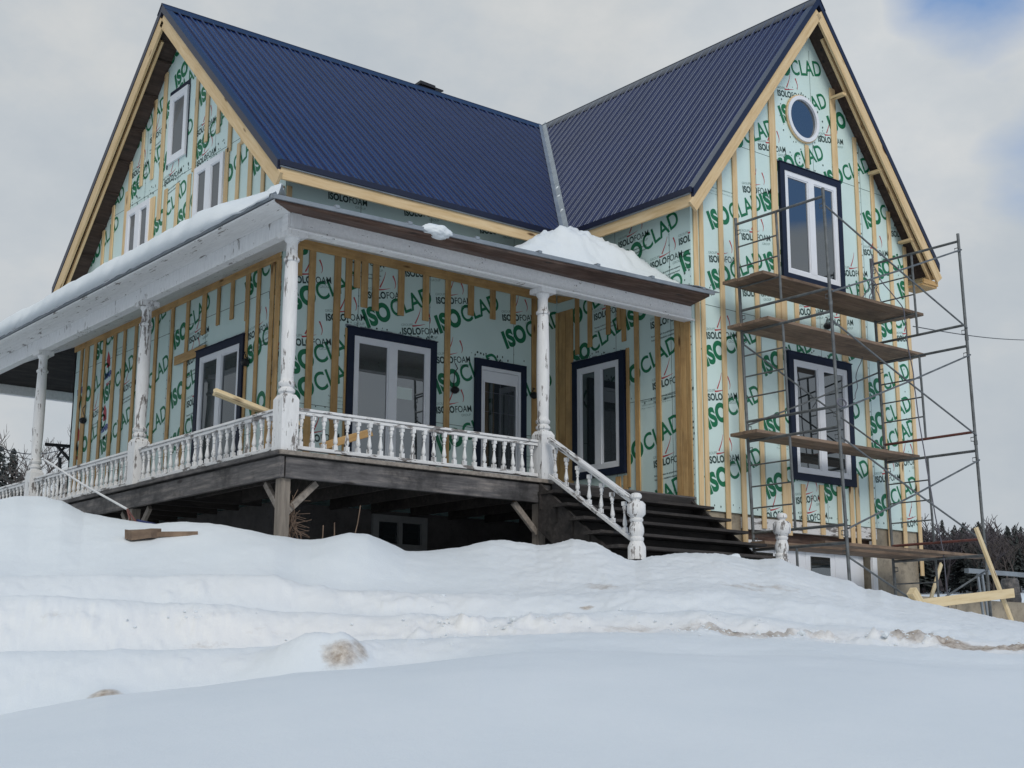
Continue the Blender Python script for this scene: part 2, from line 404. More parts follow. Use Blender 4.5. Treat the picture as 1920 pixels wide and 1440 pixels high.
# --- front wing gable
acc = [[], [], []]
for px, py in [(1334, 429), (1336, 542), (1325, 686), (1329, 804), (1331, 926), (1434, 704), (1439, 820), (1440, 935), (1547, 943),
               (1524, 715), (1530, 830), (1644, 972), (1629, 752), (1632, 756+60), (1641, 861), (1645, 525), (1650, 635), (1625, 428), (1558, 247), (1553, 352),
               (1448, 138), (1361, 283), (1334, 322), (1467, 229), (1432, 395), (1440, 508), (1548, 470), (1552, 585), (1460, 330), (1690, 560)]:
    u, z = WW.at(px, py); place(acc, WW, CLAD, u, z, 26 if not (px == 1448) else 14)
for px, py in [(1328, 384), (1330, 491), (1325, 635), (1325, 751), (1328, 869), (1391, 449), (1393, 555), (1422, 500), (1424, 405), (1393, 360), (1422, 280),
               (1508, 153), (1458, 179), (1463, 285), (1534, 265), (1570, 310), (1578, 408), (1580, 517), (1617, 420), (1620, 478), (1670, 443), (1676, 543), (1681, 640), (1684, 730),
               (1494, 590), (1552, 610), (1586, 618), (1419, 650), (1423, 765), (1429, 870), (1493, 945), (1598, 960), (1678, 875), (1690, 990), (1430, 975), (1610, 770), (1642, 905), (1500, 980)]:
    u, z = WW.at(px, py); place(acc, WW, LOGO, u, z, 9)
for px, py in [(1379, 702), (1383, 935), (1527, 668), (1605, 735), (1640, 700), (1645, 812), (1690, 790), (1405, 480), (1545, 185)]:
    u, z = WW.at(px, py); place(acc, WW, LOGOS, u, z, 4)
for k in range(40):
    u = random.uniform(6.3, 10.6); z = random.uniform(-.1, 6.5); place(acc, WW, FINE, u, z, 0)
for u in (6.33, 7.42, 8.78, 9.83, 10.72):
    z = -.08
    while z < 6.2: dots(acc, WW, [(u+random.uniform(-.008, .008), z)]); z += random.uniform(.13, .2)
dots(acc, WW, [(6.3+.12*k, -.06+random.uniform(-.03, .02)) for k in range(37)])
for u in (7.45, 8.75, 9.86): seam(acc, WW, u, -.15, u, 7)
for z in (2.62, 5.06): seam(acc, WW, 6, z, 11, z)
dots(acc, WW, [(8.52+random.uniform(.4, .52)*math.cos(a), 5.83+random.uniform(.4, .52)*math.sin(a)) for a in [k*.22 for k in range(29)]], .013)
dots(acc, WW, [(random.uniform(7.9, 9.4), random.uniform(5.02, 5.25)) for k in range(26)], .012)
dots(acc, WW, [(random.uniform(7.95, 9.35), random.uniform(2.2, 2.32)) for k in range(22)], .012)
dots(acc, WW, [(random.uniform(6.3, 6.7), random.uniform(2.75, 2.95)) for k in range(9)], .012)
foam_wall('foam_wall', WW, [(XI+.002, -.15), (XR, -.15), (XR, zroof_x(XR)-.1), (XRG, ZR-.1), (XI+.002, zroof_x(XI)-.1)], acc,
          label='mint printed foam board wall of the right gable')

# --- main front wall
acc = [[], [], []]
for px, py in [(544, 583), (688, 614), (824, 624), (949, 653), (540, 704), (540, 757), (822, 738), (826, 850), (655, 850), (930, 770), (560, 860), (555, 480)]:
    u, z = WM.at(px, py); place(acc, WM, CLAD, u, z, 26)
for px, py in [(687, 559), (818, 569), (611, 601), (760, 518), (754, 627), (885, 639), (942, 601), (816, 681), (544, 648), (608, 719), (758, 404), (889, 531), (818, 775), (545, 530), (1003, 700), (560, 830), (640, 522), (720, 400), (900, 437)]:
    u, z = WM.at(px, py); place(acc, WM, LOGO, u, z, 9)
for px, py in [(615, 372), (760, 526), (648, 490), (758, 402), (620, 607), (930, 455)]:
    u, z = WM.at(px, py); place(acc, WM, LOGOS, u, z, 2)
for k in range(22): place(acc, WM, FINE, random.uniform(1.5, 5.6), random.uniform(.1, 3.8), 0)
for u in (3.38+.4, 5.02+.25, 2.62):
    z = 2.1
    while z < 3.0: dots(acc, WM, [(u, z)]); z += random.uniform(.13, .17)
dots(acc, WM, [(random.uniform(2.45, 3.9), random.uniform(2.22, 2.3)) for k in range(30)], .014)
dots(acc, WM, [(random.uniform(4.5, 5.5), random.uniform(2.12, 2.2)) for k in range(20)], .014)
dots(acc, WM, [(1.6+.14*k, 1.12+random.uniform(-.02, .02)) for k in range(6)], .014)
dots(acc, WM, [(3.93+.13*k, .98+random.uniform(-.03, .03)) for k in range(5)], .014)
for u in (2.62, 3.78, 5.27): seam(acc, WM, u, -.02, u, 4)
seam(acc, WM, 1.4, 1.12, 6.1, 1.10)
foam_wall('foam_wall', WM, [(XL+.002, -.02), (XI-.002, -.02), (XI-.002, zroof_y(YM)-.1), (XL+.002, zroof_y(YM)-.1)], acc, label='mint printed foam board wall around the porch door')

# --- side wall of the wing, under the porch end
acc = [[], [], []]
for px, py in [(1169, 507), (1165, 735), (1170, 877), (1073, 693), (1176, 619), (1281, 510), (1060, 625), (1175, 990), (1090, 470), (1082, 585)]:
    u, z = WS.at(px, py); place(acc, WS, CLAD, u, z, 20.5)
for px, py in [(1220, 617), (1224, 731), (1226, 877), (1160, 466), (1220, 505), (1180, 680), (1180, 823), (1114, 601), (1273, 460), (1083, 665), (1130, 490)]:
    u, z = WS.at(px, py); place(acc, WS, LOGOS, u, z, 4)
for k in range(12): place(acc, WS, FINE, random.uniform(-2.7, -.5), random.uniform(-.1, 3.9), 0)
for u in (-.42, -1.5):
    z = 2.9
    while z < 3.9: dots(acc, WS, [(u, z)]); z += random.uniform(.12, .16)
z = -.1
while z < 3.2:
    dots(acc, WS, [(-.16+random.uniform(-.05, .05), z)], .013); dots(acc, WS, [(-.05+random.uniform(-.02, .02), z+.03)], .013); z += random.uniform(.07, .12)
dots(acc, WS, [(random.uniform(-2.4, -1.3), random.uniform(2.18, 2.26)) for k in range(22)], .013)
dots(acc, WS, [(-1.2+.13*k, 1.42+random.uniform(-.06, .06)) for k in range(7)], .014)
for u in (-.42, -1.5): seam(acc, WS, u, -.02, u, 4)
seam(acc, WS, -2.8, 1.42, 0, 1.42)
foam_wall('foam_wall', WS, [(-YM, -.02), (-YF-.004, -.02), (-YF-.004, zroof_x(XI)-.1), (-YM, zroof_x(XI)-.1)], acc, label='mint printed foam board wall at the right end of the porch')

# --- left gable wall
acc = [[], [], []]
for px, py in [(195, 757), (190, 852), (152, 768), (145, 862), (322, 766), (255, 762), (268, 645), (327, 656), (390, 604), (463, 560), (463, 688), (470, 790), (322, 850), (178, 680), (145, 700), (250, 855), (225, 690),
               (318, 127), (253, 285), (247, 374), (369, 299), (376, 199), (312, 224), (219, 421), (288, 442), (412, 362), (476, 329), (333, 429), (180, 445), (170, 500), (330, 166), (330, 262), (300, 330)]:
    u, z = WL.at(px, py); place(acc, WL, CLAD, u, z, 21.5)
for px, py in [(224, 740), (167, 788), (292, 728), (280, 800), (344, 690), (325, 622), (425, 594), (350, 765), (310, 790), (466, 638), (463, 757), (160, 700), (505, 560), (505, 680), (355, 645), (205, 830),
               (314, 180), (368, 258), (369, 314), (308, 350), (338, 308), (248, 335), (281, 270), (293, 165), (440, 365), (370, 355), (210, 385), (350, 205), (200, 450), (306, 275), (312, 432), (385, 172)]:
    u, z = WL.at(px, py); place(acc, WL, LOGOS, u, z, 6)
for px, py in [(140, 850), (190, 812), (145, 742), (197, 712)]:
    u, z = WL.at(px, py); place(acc, WL, BRAND, u, z, 8)
for k in range(34): place(acc, WL, FINE, random.uniform(-9.3, -3), random.uniform(.3, 6.2), 0)
dots(acc, WL, [(random.uniform(-7.9, -4.6), 5.0+random.uniform(-.02, .16)) for k in range(60)], .014)
for u in (-6.1, -3.35, -7.3):
    z = .6
    while z < 6: dots(acc, WL, [(u+random.uniform(-.01, .01), z)]); z += random.uniform(.13, .2)
for u in (-3.35, -4.9, -6.1, -7.3, -8.5): seam(acc, WL, u, -.02, u, 7)
for z in (2.6, 5.02): seam(acc, WL, -10, z, -2, z)
foam_wall('foam_wall', WL, [(-YB, -.02), (-YM-.002, -.02), (-YM-.002, zroof_y(YM)-.1), (-YR, ZR-.1), (-YB, zroof_y(YB)-.1)], acc, label='mint printed foam board wall of the left gable')
# rear and right walls (not seen in the photograph)
mb = MB()
mb.prism([(XL, YB, -.15), (XR, YB, -.15), (XR, YB, zroof_y(YB)-.1), (XL, YB, zroof_y(YB)-.1)], (0, -.05, 0))
mb.build('foam_wall', M['foam'], house)
mb = MB()
mb.prism([(XR, YF+.004, -.15), (XR, YB, -.15), (XR, YB, zroof_y(YB)-.1), (XR, YR, ZR-.1), (XR, YM+.3, zroof_y(YM+.3)-.1), (XR, YM, zroof_x(XR)-.12), (XR, YF+.004, zroof_x(XR)-.12)], (-.05, 0, 0))
mb.build('foam_wall', M['foam'], house)

# ------------------------------------------------------------------ furring strips
def strip(wall, u, z0, z1, w=.09, mat='pine', t=.02, n=.004, parent=house):
    return board('furring_strip', wall.P(u, z0, n), wall.P(u, z1, n), w*random.uniform(.93, 1.05), t, wall.N, M[mat], parent)
def rake_top(wall, u):
    if wall is WW: return zroof_x(u)-.26
    return zroof_y(-u)-.26
# wing gable: (px, ref y, z0, z1)
zb = -.42
for px, py, z0, z1, w in [(1309, 700, -.16, None, .09), (1320, 700, -.16, None, .085), (1357.5, 700, -.52, None, .09), (1391, 830, -.62, None, .095), (1426, 800, -.32, None, .085),
        (1463, 720, -.3, 3.0, .1), (1478, 930, -.38, .35, .09), (1505.5, 930, -.33, .35, .09), (1539.6, 930, -.33, .37, .09), (1573, 950, -.36, .38, .09), (1596, 950, -.42, .4, .09), (1607, 950, -.42, .6, .08),
        (1447, 260, 3.0, None, .14), (1469, 590, 2.45, 3.26, .13), (1493, 590, 2.4, 3.28, .09), (1524, 600, 2.4, 3.24, .09), (1562, 250, 5.05, None, .13), (1574, 430, 3.2, 5.0, .06), (1580, 600, 2.25, 3.22, .14), (1590, 700, .42, 2.25, .055),
        (1614.6, 556, -.42, None, .085), (1644, 556, 2.0, None, .085), (1652, 700, -.42, 2.0, .075), (1672, 556, -.6, None, .09), (1699, 556, -.8, None, .09), (1512, 295, 5.08, 5.44, .085)]:
    u, _ = WW.at(px, py)
    strip(WW, u, z0, rake_top(WW, u) if z1 is None else z1, w)
# main wall
for px, py, z0, bot, w in [(583, 554, .02, None, .1), (631, 554, .02, None, .1), (652, 554, 0, 597, .1), (668, 540, 0, 540, .1), (682, 554, 0, 577, .1), (703, 554, 0, 583, .1), (751, 554, 0, 592, .1),
        (797.5, 554, 0, 602, .1), (839, 554, .02, None, .1), (882, 560, 0, 592, .1), (923, 570, 0, 599, .1), (961, 580, 0, 608, .1), (1001, 590, .02, None, .1), (646.5, 720, .02, 'w', .05), (560, 500, 0, 517, .09)]:
    u, _ = WM.at(px, py)
    zt = 3.2 if bot != 'w' else 2.2
    zl = z0 if bot is None or bot == 'w' else WM.at(px, bot)[1]
    strip(WM, u, zl, zt, w, 'pine_shaded')
# wing side wall
for x0, x1 in [(1034, 1049), (1049.5, 1062), (1062.5, 1076)]:
    u0 = WS.at(x0, 700)[0]; u1 = WS.at(x1, 700)[0]; strip(WS, (u0+u1)/2, -.1, 3.0, (u1-u0)*.97, 'pine_shaded')
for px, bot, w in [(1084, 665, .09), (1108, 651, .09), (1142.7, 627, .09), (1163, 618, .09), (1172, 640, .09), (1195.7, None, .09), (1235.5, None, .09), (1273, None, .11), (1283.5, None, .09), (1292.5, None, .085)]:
    u = WS.at(px, 700)[0]; strip(WS, u, -.12 if bot is None else WS.at(px, bot)[1], min(3.2, 2.62+.8*(-u+.4)/3.19-.09), w, 'pine_shaded')
u = WS.at(1179, 750)[0]; strip(WS, u, .25, 2.2, .06, 'pine_shaded')
for px in (1161, 1175): strip(WS, WS.at(px, 905)[0], -.1, .42, .1, 'pine_shaded')
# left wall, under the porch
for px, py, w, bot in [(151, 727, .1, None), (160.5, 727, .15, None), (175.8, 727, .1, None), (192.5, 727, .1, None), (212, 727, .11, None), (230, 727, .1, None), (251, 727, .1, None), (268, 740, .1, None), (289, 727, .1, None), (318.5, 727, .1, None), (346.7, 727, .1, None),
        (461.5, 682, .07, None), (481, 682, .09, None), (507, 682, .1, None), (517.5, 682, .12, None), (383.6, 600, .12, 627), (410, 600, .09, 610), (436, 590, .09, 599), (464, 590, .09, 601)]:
    u = max(-YB+.05, WL.at(px, py)[0]); strip(WL, u, .02 if bot is None else WL.at(px, bot)[1], 2.965, w, 'pine_shaded')
# left wall, upper gable
for x, yt, yb, w in [(570, 230, 1105, .12), (505, 430, 985, .1), (428, 640, 1035, .1), (340, 820, 1330, .1), (240, 1090, 1440, .1), (172, 1280, 1440, .09), (790, 250, 930, .1), (865, 370, 735, .1), (942, 450, 680, .1), (1018, 580, 805, .11),
        (1104, 690, 755, .1), (993, 815, 1150, .11), (1071, 780, 1130, .09), (1155, 760, 1130, .11), (1240, 890, 1110, .09), (735, 990, 1290, .1), (775, 960, 1270, .09), (655, 1050, 1350, .09), (577, 1090, 1395, .1), (497, 1140, 1440, .17), (322, 1100, 1440, .09)]:
    a = WL.at(150+x/3.6, 60+yt/3.6); b = WL.at(150+x/3.6, 60+yb/3.6); u = a[0] if yb == 1440 else (a[0]+b[0])/2
    strip(WL, u, b[1]-(.35 if yb > 1100 else 0), min(a[1]+.05, rake_top(WL, u)+.04), w, 'pine')
for u in (-YM-.06, -YM-.16): strip(WL, u, 3.0, 3.95, .085)
for u in (XL+.05,): strip(WM, u, 3.2, 3.95, .08)
# horizontal plates under the porch ceiling and the loose nailer beside the left window
def plate(wall, u0, u1, z, w=.11, mat='pine_shaded', n=.005, name='top_plate'):
    return board(name, wall.P(u0, z, n), wall.P(u1, z, n), w, .022, wall.N, M[mat], house)
plate(WM, XL+.03, XI-.03, 3.22, .14); plate(WL, -YB, -YM-.03, 3.02, .13); plate(WS, -YM+.05, -2.35, 3.22, .14)
a = WL.at(332, 678); b = WL.at(389, 655); board('nailer', WL.P(a[0], a[1], .028), WL.P(b[0], b[1], .028), .13, .02, WL.N, M['pine_shaded'], house)

# ------------------------------------------------------------------ windows
def window(wall, u0, u1, z0, z1, glass='glass', trim=.1, sashes=2, casing='navy', name='window', label=None, fr=.06):
    w = empty(name, wall.P((u0+u1)/2, z0, 0)); w.parent = house
    if label: w['label'] = label
    mw = Matrix.Translation(-w.location)
    def put(mb, nm, mt):
        o = mb.build(nm, mt, w); o.data.transform(mw); return o
    if casing:
        mb = MB(); t0, t1 = .0045, .052
        wall.box(mb, u0, u1, z1-trim, z1, t0, t1); wall.box(mb, u0, u1, z0, z0+trim, t0, t1)
        wall.box(mb, u0, u0+trim, z0+trim, z1-trim, t0, t1); wall.box(mb, u1-trim, u1, z0+trim, z1-trim, t0, t1)
        # drip lip on top
        wall.box(mb, u0-.01, u1+.01, z1+.001, z1+.012, t0, t1+.012)
        put(mb, 'casing', M[casing])
        mb = MB(); rnd_ = random.Random(int(abs(u0)*97)); x_ = u0-.02
        while x_ < u1:
            w_ = rnd_.uniform(.03, .11); e_ = min(u1+.02, x_+w_); wall.box(mb, x_, e_, z1+.0125, z1+rnd_.uniform(.022, .045), .0018+.0002*rnd_.random(), rnd_.uniform(.006, .02)); x_ = e_+rnd_.uniform(.0005, .004)
        put(mb, 'foam_seal', M['flash'])
    else: trim = 0
    a0, a1, b0, b1 = u0+trim, u1-trim, z0+trim, z1-trim
    mb = MB(); t0, t1 = .006, .04; f = fr
    wall.box(mb, a0, a1, b1-f, b1, t0, t1); wall.box(mb, a0, a1, b0, b0+f, t0, t1)
    wall.box(mb, a0, a0+f, b0+f, b1-f, t0, t1); wall.box(mb, a1-f, a1, b0+f, b1-f, t0, t1)
    mid = (a0+a1)/2
    if sashes == 2: wall.box(mb, mid-f*.9, mid+f*.9, b0+f, b1-f, t0, t1+.003)
    put(mb, 'frame', M['vinyl'])
    spans = [(a0+f, mid-f*.9), (mid+f*.9, a1-f)] if sashes == 2 else [(a0+f, a1-f)]
    for s0, s1 in spans:
        mb = MB(); g = .018
        wall.box(mb, s0, s1, b1-f-g, b1-f, .007, .03); wall.box(mb, s0, s1, b0+f, b0+f+g, .007, .03)
        wall.box(mb, s0, s0+g, b0+f+g, b1-f-g, .007, .03); wall.box(mb, s1-g, s1, b0+f+g, b1-f-g, .007, .03)
        put(mb, 'sash', M['vinyl'])
        mb = MB(); wall.box(mb, s0+g, s1-g, b0+f+g, b1-f-g, .007, .012); put(mb, 'pane', M[glass])
    return w
window(WW, 7.925, 9.32, 3.27, 5.02, label='tall navy-cased upper window of the right gable', fr=.07)
window(WW, 7.965, 9.37, .40, 2.21, label='navy-cased window behind the scaffold', fr=.07)
mw_ = window(WM, 2.45, 3.88, .16, 2.215, label='wide navy-cased porch window with a sheet of paper', fr=.07)
window(WS, -2.39, -1.305, .455, 2.165, glass='glass_dim', label='navy-cased window at the right end of the porch', fr=.07)
window(WL, -5.07, -3.68, .2, 2.13, glass='glass_dim', label='navy-cased window in the left porch wall', fr=.07)
window(WL, -5.47, -4.56, 3.75, 4.95, glass='glass_mesh', casing=None, label='plain white upper window just above the roof snow', fr=.09)
window(WL, -7.88, -7.02, 3.75, 4.93, glass='glass_mesh', casing=None, label='plain white upper window at the far end of the gable', fr=.09)
window(WL, -6.47, -5.86, 5.30, 6.41, glass='glass_mesh', casing=None, sashes=1, label='small attic window near the gable peak', fr=.10)
# housewrap torn edge round the attic window
mb = MB()
WL.box(mb, -6.53, -5.84, 6.42, 6.50, .0045, .012); WL.box(mb, -6.53, -6.50, 5.25, 6.42, .0045, .012); WL.box(mb, -5.85, -5.83, 5.25, 6.42, .0045, .012)
mb.build('flashing_tape', M['navy'], house)
# curtains behind left porch window are seen as pale panels standing inside the glass
# paper sheet taped on the porch window
mb = MB(); a = WM.at(739, 724); b = WM.at(769, 751); WM.box(mb, a[0], b[0]+.02, b[1]-.0, a[1]-.0, .0125, .0145)
p = mb.build('paper_sheet', M['paper'], mw_); p.data.transform(Matrix.Translation(-mw_.location))
# round window
rw = empty('round_window', WW.P(8.52, 5.83, 0)); rw.parent = house
def ringmesh(r0, r1, n0, n1, seg=40):
    mb = MB(); vs = []; fs = []
    for k in range(seg):
        a = 2*math.pi*k/seg; c, s = math.cos(a), math.sin(a)
        for r, n in ((r0, n0), (r1, n0), (r1, n1), (r0, n1)): vs.append((r*c, -n, r*s))
    for k in range(seg):
        for j in range(4):
            fs.append((k*4+j, k*4+(j+1) % 4, ((k+1) % seg)*4+(j+1) % 4, ((k+1) % seg)*4+j))
    mb.add(vs, fs, 0, True); return mb
ringmesh(.355, .372, .004, .03).build('foam_ring', M['pine'], rw)
ringmesh(.298, .355, .004, .05).build('frame', M['vinyl'], rw)
mb = MB(); seg = 40
mb.prism([(.299*math.cos(2*math.pi*k/seg), -.012, .299*math.sin(2*math.pi*k/seg)) for k in range(seg)], (0, .005, 0)); mb.build('pane', M['glass'], rw)

# ------------------------------------------------------------------ door
door = empty('door', WM.P(5.0, 0, 0)); door.parent = house; door['label'] = 'white porch door with a leaded glass panel'
def dput(mb, nm, mt): o = mb.build(nm, mt, door); o.data.transform(Matrix.Translation(-door.location)); return o
u0, u1 = 4.555, 5.475
mb = MB(); WM.box(mb, u0, u0+.1, .0, 2.0, .0045, .05); WM.box(mb, u1-.1, u1, .0, 2.0, .0045, .05); WM.box(mb, u0, u1, 2.0, 2.105, .0045, .05); dput(mb, 'casing', M['navy'])
mb = MB(); WM.box(mb, u0+.1, u0+.13, 0, 2.0, .005, .04); WM.box(mb, u1-.14, u1-.1, 0, 2.0, .005, .04); WM.box(mb, u0+.13, u1-.14, 1.95, 2.0, .005, .04); dput(mb, 'jamb', M['vinyl'])
mb = MB(); WM.box(mb, u0+.133, u1-.143, .02, 1.947, .005, .02)
WM.box(mb, u0+.20, u1-.21, .10, .45, .0202, .026); WM.box(mb, u0+.155, u1-.165, .55, .58, .0202, .03); WM.box(mb, u0+.155, u1-.165, 1.78, 1.81, .0202, .03)
WM.box(mb, u0+.155, u0+.175, .58, 1.78, .0202, .03); WM.box(mb, u1-.185, u1-.165, .58, 1.78, .0202, .03); dput(mb, 'slab', M['vinyl'])
mb = MB(); WM.box(mb, u0+.175, u1-.185, .58, 1.78, .0205, .0235); dput(mb, 'pane', M['glass_dim'])
mb = MB(); ga, gb = u0+.175, u1-.185
for q in (.22, .5, .78):
    x = ga+(gb-ga)*q; WM.box(mb, x-.0018, x+.0018, .58, 1.78, .024, .027)
for zz in (.72, 1.0, 1.36, 1.64): WM.box(mb, ga, gb, zz-.0018, zz+.0018, .0245, .0268)
dput(mb, 'lead_strip', M['cable'])
mb = MB(); mb.tube([WM.P(u1-.2, .98, .02), WM.P(u1-.2, .98, .07), WM.P(u1-.3, .98, .07)], .012); dput(mb, 'handle', M['flash'])

# ------------------------------------------------------------------ main roofs
def panel(name, O, e, L, s, clips=(), pitch=.19, label=None):
    """ribbed sheet: starts at O, runs L along unit e (eave), rises by vector s"""
    O = V(O); e = V(e); s = V(s); nrm = e.cross(s).normalized()
    if nrm.z < 0: nrm = -nrm
    prof = []; t = 0
    while t < L:
        for d, h in ((0, 0), (.066, 0), (.073, .013), (.084, .013), (.091, 0), (.150, 0), (.159, .027), (.176, .027), (.185, 0)):
            if t+d < L: prof.append((t+d, h))
        t += pitch
    prof.append((L, 0))
    bm = bmesh.new(); NS = 8; rows = []
    for k in range(NS+1):
        rows.append([bm.verts.new(O+e*a+s*(k/NS)+nrm*(h+.0012*math.sin(k*2.1+a*1.7))) for a, h in prof])
    for r0, r1 in zip(rows, rows[1:]):
        for i in range(len(prof)-1): bm.faces.new((r0[i], r0[i+1], r1[i+1], r1[i]))
    for co, no in clips: bmesh.ops.bisect_plane(bm, geom=bm.verts[:]+bm.edges[:]+bm.faces[:], plane_co=V(co), plane_no=V(no), clear_outer=True)
    bmesh.ops.recalc_face_normals(bm, faces=bm.faces[:])
    me = bpy.data.meshes.new(name); bm.to_mesh(me); bm.free(); me.materials.append(M['roof'])
    o = bpy.data.objects.new(name, me); COL.objects.link(o); o.parent = house
    if label: o['label'] = label
    return o
vl = V((XE1, YE1, 0)); vdl = (V((XRG, YR, 0))-vl).normalized(); nvl = V((vdl.y, -vdl.x, 0))    # points to +x,-y side (wing)
vr = V((XE2, YE1, 0)); vdr = (V((XRG, YR, 0))-vr).normalized(); nvr = V((-vdr.y, vdr.x, 0))
if nvr.y > 0: nvr = -nvr
XM = 11.1
panel('metal_roof', (XE, YE1, ZE), (1, 0, 0), XRG-XE, (0, YR-YE1, ZR-ZE), [(vl, nvl)], label='navy ribbed roof slope over the porch side')
panel('metal_roof', (XRG, YE1, ZE), (1, 0, 0), XM-XRG, (0, YR-YE1, ZR-ZE), [(vr, nvr)])
panel('metal_roof', (XE, YE2, ZE), (1, 0, 0), XM-XE, (0, YR-YE2, ZR-ZE))
panel('metal_roof', (XE1, YG, ZE), (0, 1, 0), YR-YG, (XRG-XE1, 0, ZR-ZE), [(vl, -nvl)], label='ribbed roof slope of the right wing facing the valley')
panel('metal_roof', (XE2, YG, ZE), (0, 1, 0), YR-YG, (XRG-XE2, 0, ZR-ZE), [(vr, -nvr)])
# ridge caps
def ridge(p0, p1, side, sl1, sl2, w=.14):
    p0 = V(p0); p1 = V(p1); side = V(side)
    mb = MB(); t = .03
    sec = [side*-w+V((0, 0, -w*sl1)), V((0, 0, t*.4)), side*w+V((0, 0, -w*sl2))]
    up = V((0, 0, .035)); dn = V((0, 0, .022))
    for a, b in ((0, 1), (1, 2)):
        mb.hexa([p0+sec[a]+dn, p1+sec[a]+dn, p1+sec[b]+dn, p0+sec[b]+dn, p0+sec[a]+up, p1+sec[a]+up, p1+sec[b]+up, p0+sec[b]+up])
    mb.tube([p0+V((0, 0, .03)), p1+V((0, 0, .03))], .018, 8)
    return mb.build('ridge_cap', M['navyroofedge'], house)
ridge((XE-.06, YR, ZR), (XRG, YR, ZR), (0, 1, 0), SM, SM); ridge((XRG, YG-.06, ZR), (XRG, YR, ZR), (1, 0, 0), SL, SR)
# valley flashing
mb = MB(); a = V((XE1, YE1, ZE)); b = V((XRG, YR, ZR))
n1 = V((-nvl.x, -nvl.y, 0)); n2 = nvl
def mainz(p): return ZE+(p.y-YE1)*SM
def wingz(p): return ZE+(p.x-XE1)*SL
for nn, zf in ((n1, mainz), (n2, wingz)):
    q = [a+nn*0, b+nn*0, b+nn*.065, a+nn*.065]
    q = [V((p.x, p.y, zf(p)+.042)) for p in q]
    mb.prism(q, (0, 0, .004))
mb.build('valley_flashing', M['flash'], house)
# sheathing slabs (dark old boards seen under the overhangs), clipped at the valleys
def slab(name, quad_, clips=(), lo=.20, hi=.025, mat='soffit'):
    bm = bmesh.new(); q = [V(p) for p in quad_]
    a = [bm.verts.new(p-V((0, 0, hi))) for p in q]; b = [bm.verts.new(p-V((0, 0, lo))) for p in q]
    bm.faces.new(a); bm.faces.new(b[::-1])
    for i in range(4): bm.faces.new((a[(i+1) % 4], a[i], b[i], b[(i+1) % 4]))
    for co, no in clips: 
        bmesh.ops.bisect_plane(bm, geom=bm.verts[:]+bm.edges[:]+bm.faces[:], plane_co=V(co), plane_no=V(no), clear_outer=True)
    me = bpy.data.meshes.new(name); bm.to_mesh(me); bm.free(); me.materials.append(M[mat])
    o = bpy.data.objects.new(name, me); COL.objects.link(o); o.parent = house; return o
slab('roof_boards', [(XE+.03, YE1+.02, ZE+.02*SM), (XM, YE1+.02, ZE+.02*SM), (XM, YR, ZR), (XE+.03, YR, ZR)])
slab('roof_boards', [(XE+.03, YE2-.02, ZE+.02*SM), (XM, YE2-.02, ZE+.02*SM), (XM, YR, ZR), (XE+.03, YR, ZR)])
slab('roof_boards', [(XE1+.02, YG+.03, ZE+.02*SL), (XE1+.02, YR, ZE+.02*SL), (XRG, YR, ZR), (XRG, YG+.03, ZR)])
slab('roof_boards', [(XE2-.02, YG+.03, ZE+.02*SR), (XE2-.02, YR, ZE+.02*SR), (XRG, YR, ZR), (XRG, YG+.03, ZR)])
# soffit board joints on the rake undersides
def lookout(a, b):
    mb = MB(); mb.box(a, b); mb.build('lookout', M['soffit'], house)
for k in range(0, 17, 2):
    y = YE1+.25+k*.22; z = ZE+(y-YE1)*SM-.205; y2 = 2*YR-y
    lookout((XE+.05, y, z-.012), (XL-.003, y+.03, z+.02)); lookout((XE+.05, y2-.03, z-.012), (XL-.003, y2, z+.02))
for k in range(0, 13, 2):
    x = XE1+.2+k*.2; z = ZE+(x-XE1)*SL-.205; lookout((x, YG+.05, z-.014), (x+.03, YF-.003, z+.02))
    x = XE2-.2-k*.19; lookout((x-.03, YG+.05, z-.014), (x, YF-.003, z+.02))
# rake boards and fascias
def rake(p_low, p_top, nrm, lbl=None):
    p0 = V(p_low); p1 = V(p_top); d = V((0, 0, -.232))
    x = (p1-p0).normalized(); z = V(nrm); y = z.cross(x)
    cosv = abs(y.z); wv = .27*cosv
    o = board('rake_board', p0+d, p1+d, wv, .04, nrm, M['pine'], house)
    return o
def rakemetal(p_low, p_top, nrm):
    p0 = V(p_low); p1 = V(p_top); n = V(nrm)*.052
    mb = MB(); up = V((0, 0, .03)); dn = V((0, 0, -.10))
    mb.hexa([p0+dn-V(nrm)*.003, p1+dn-V(nrm)*.003, p1+dn+n, p0+dn+n, p0+up-V(nrm)*.06, p1+up-V(nrm)*.06, p1+up+n, p0+up+n])
    return mb.build('rake_trim', M['navyroofedge'], house)
for (lo, hi, n) in [((XE, YE1-.03, ZE-.03*SM), (XE, YR, ZR), (-1, 0, 0)), ((XE, YE2+.03, ZE-.03*SM), (XE, YR, ZR), (-1, 0, 0)),
                    ((XE1-.03, YG, ZE-.03*SL), (XRG, YG, ZR), (0, -1, 0)), ((XE2+.03, YG, ZE-.03*SR), (XRG, YG, ZR), (0, -1, 0))]:
    rake(lo, hi, n); rakemetal(lo, hi, n)
# inner rake member (second board seen from below)
for (lo, hi, n) in [((XE+.05, YE2-.05, ZE+.0), (XE+.05, YR+.2, ZR-.19), (1, 0, 0)), ((XE2-.06, YG+.05, ZE+.0), (XRG+.2, YG+.05, ZR-.27), (0, 1, 0))]:
    p0 = V(lo)+V((0, 0, -.27)); p1 = V(hi)+V((0, 0, -.27)); board('rake_nailer', p0, p1, .09, .04, n, M['pine'], house)
for x, z in ((9.23, 6.35), (10.08, 5.34), (10.76, 4.36)): board('lookout_block', (x, YG+.04, z-.02), (x, YF-.026, z-.02), .09, .04, (0, 0, 1), M['pine'], house)
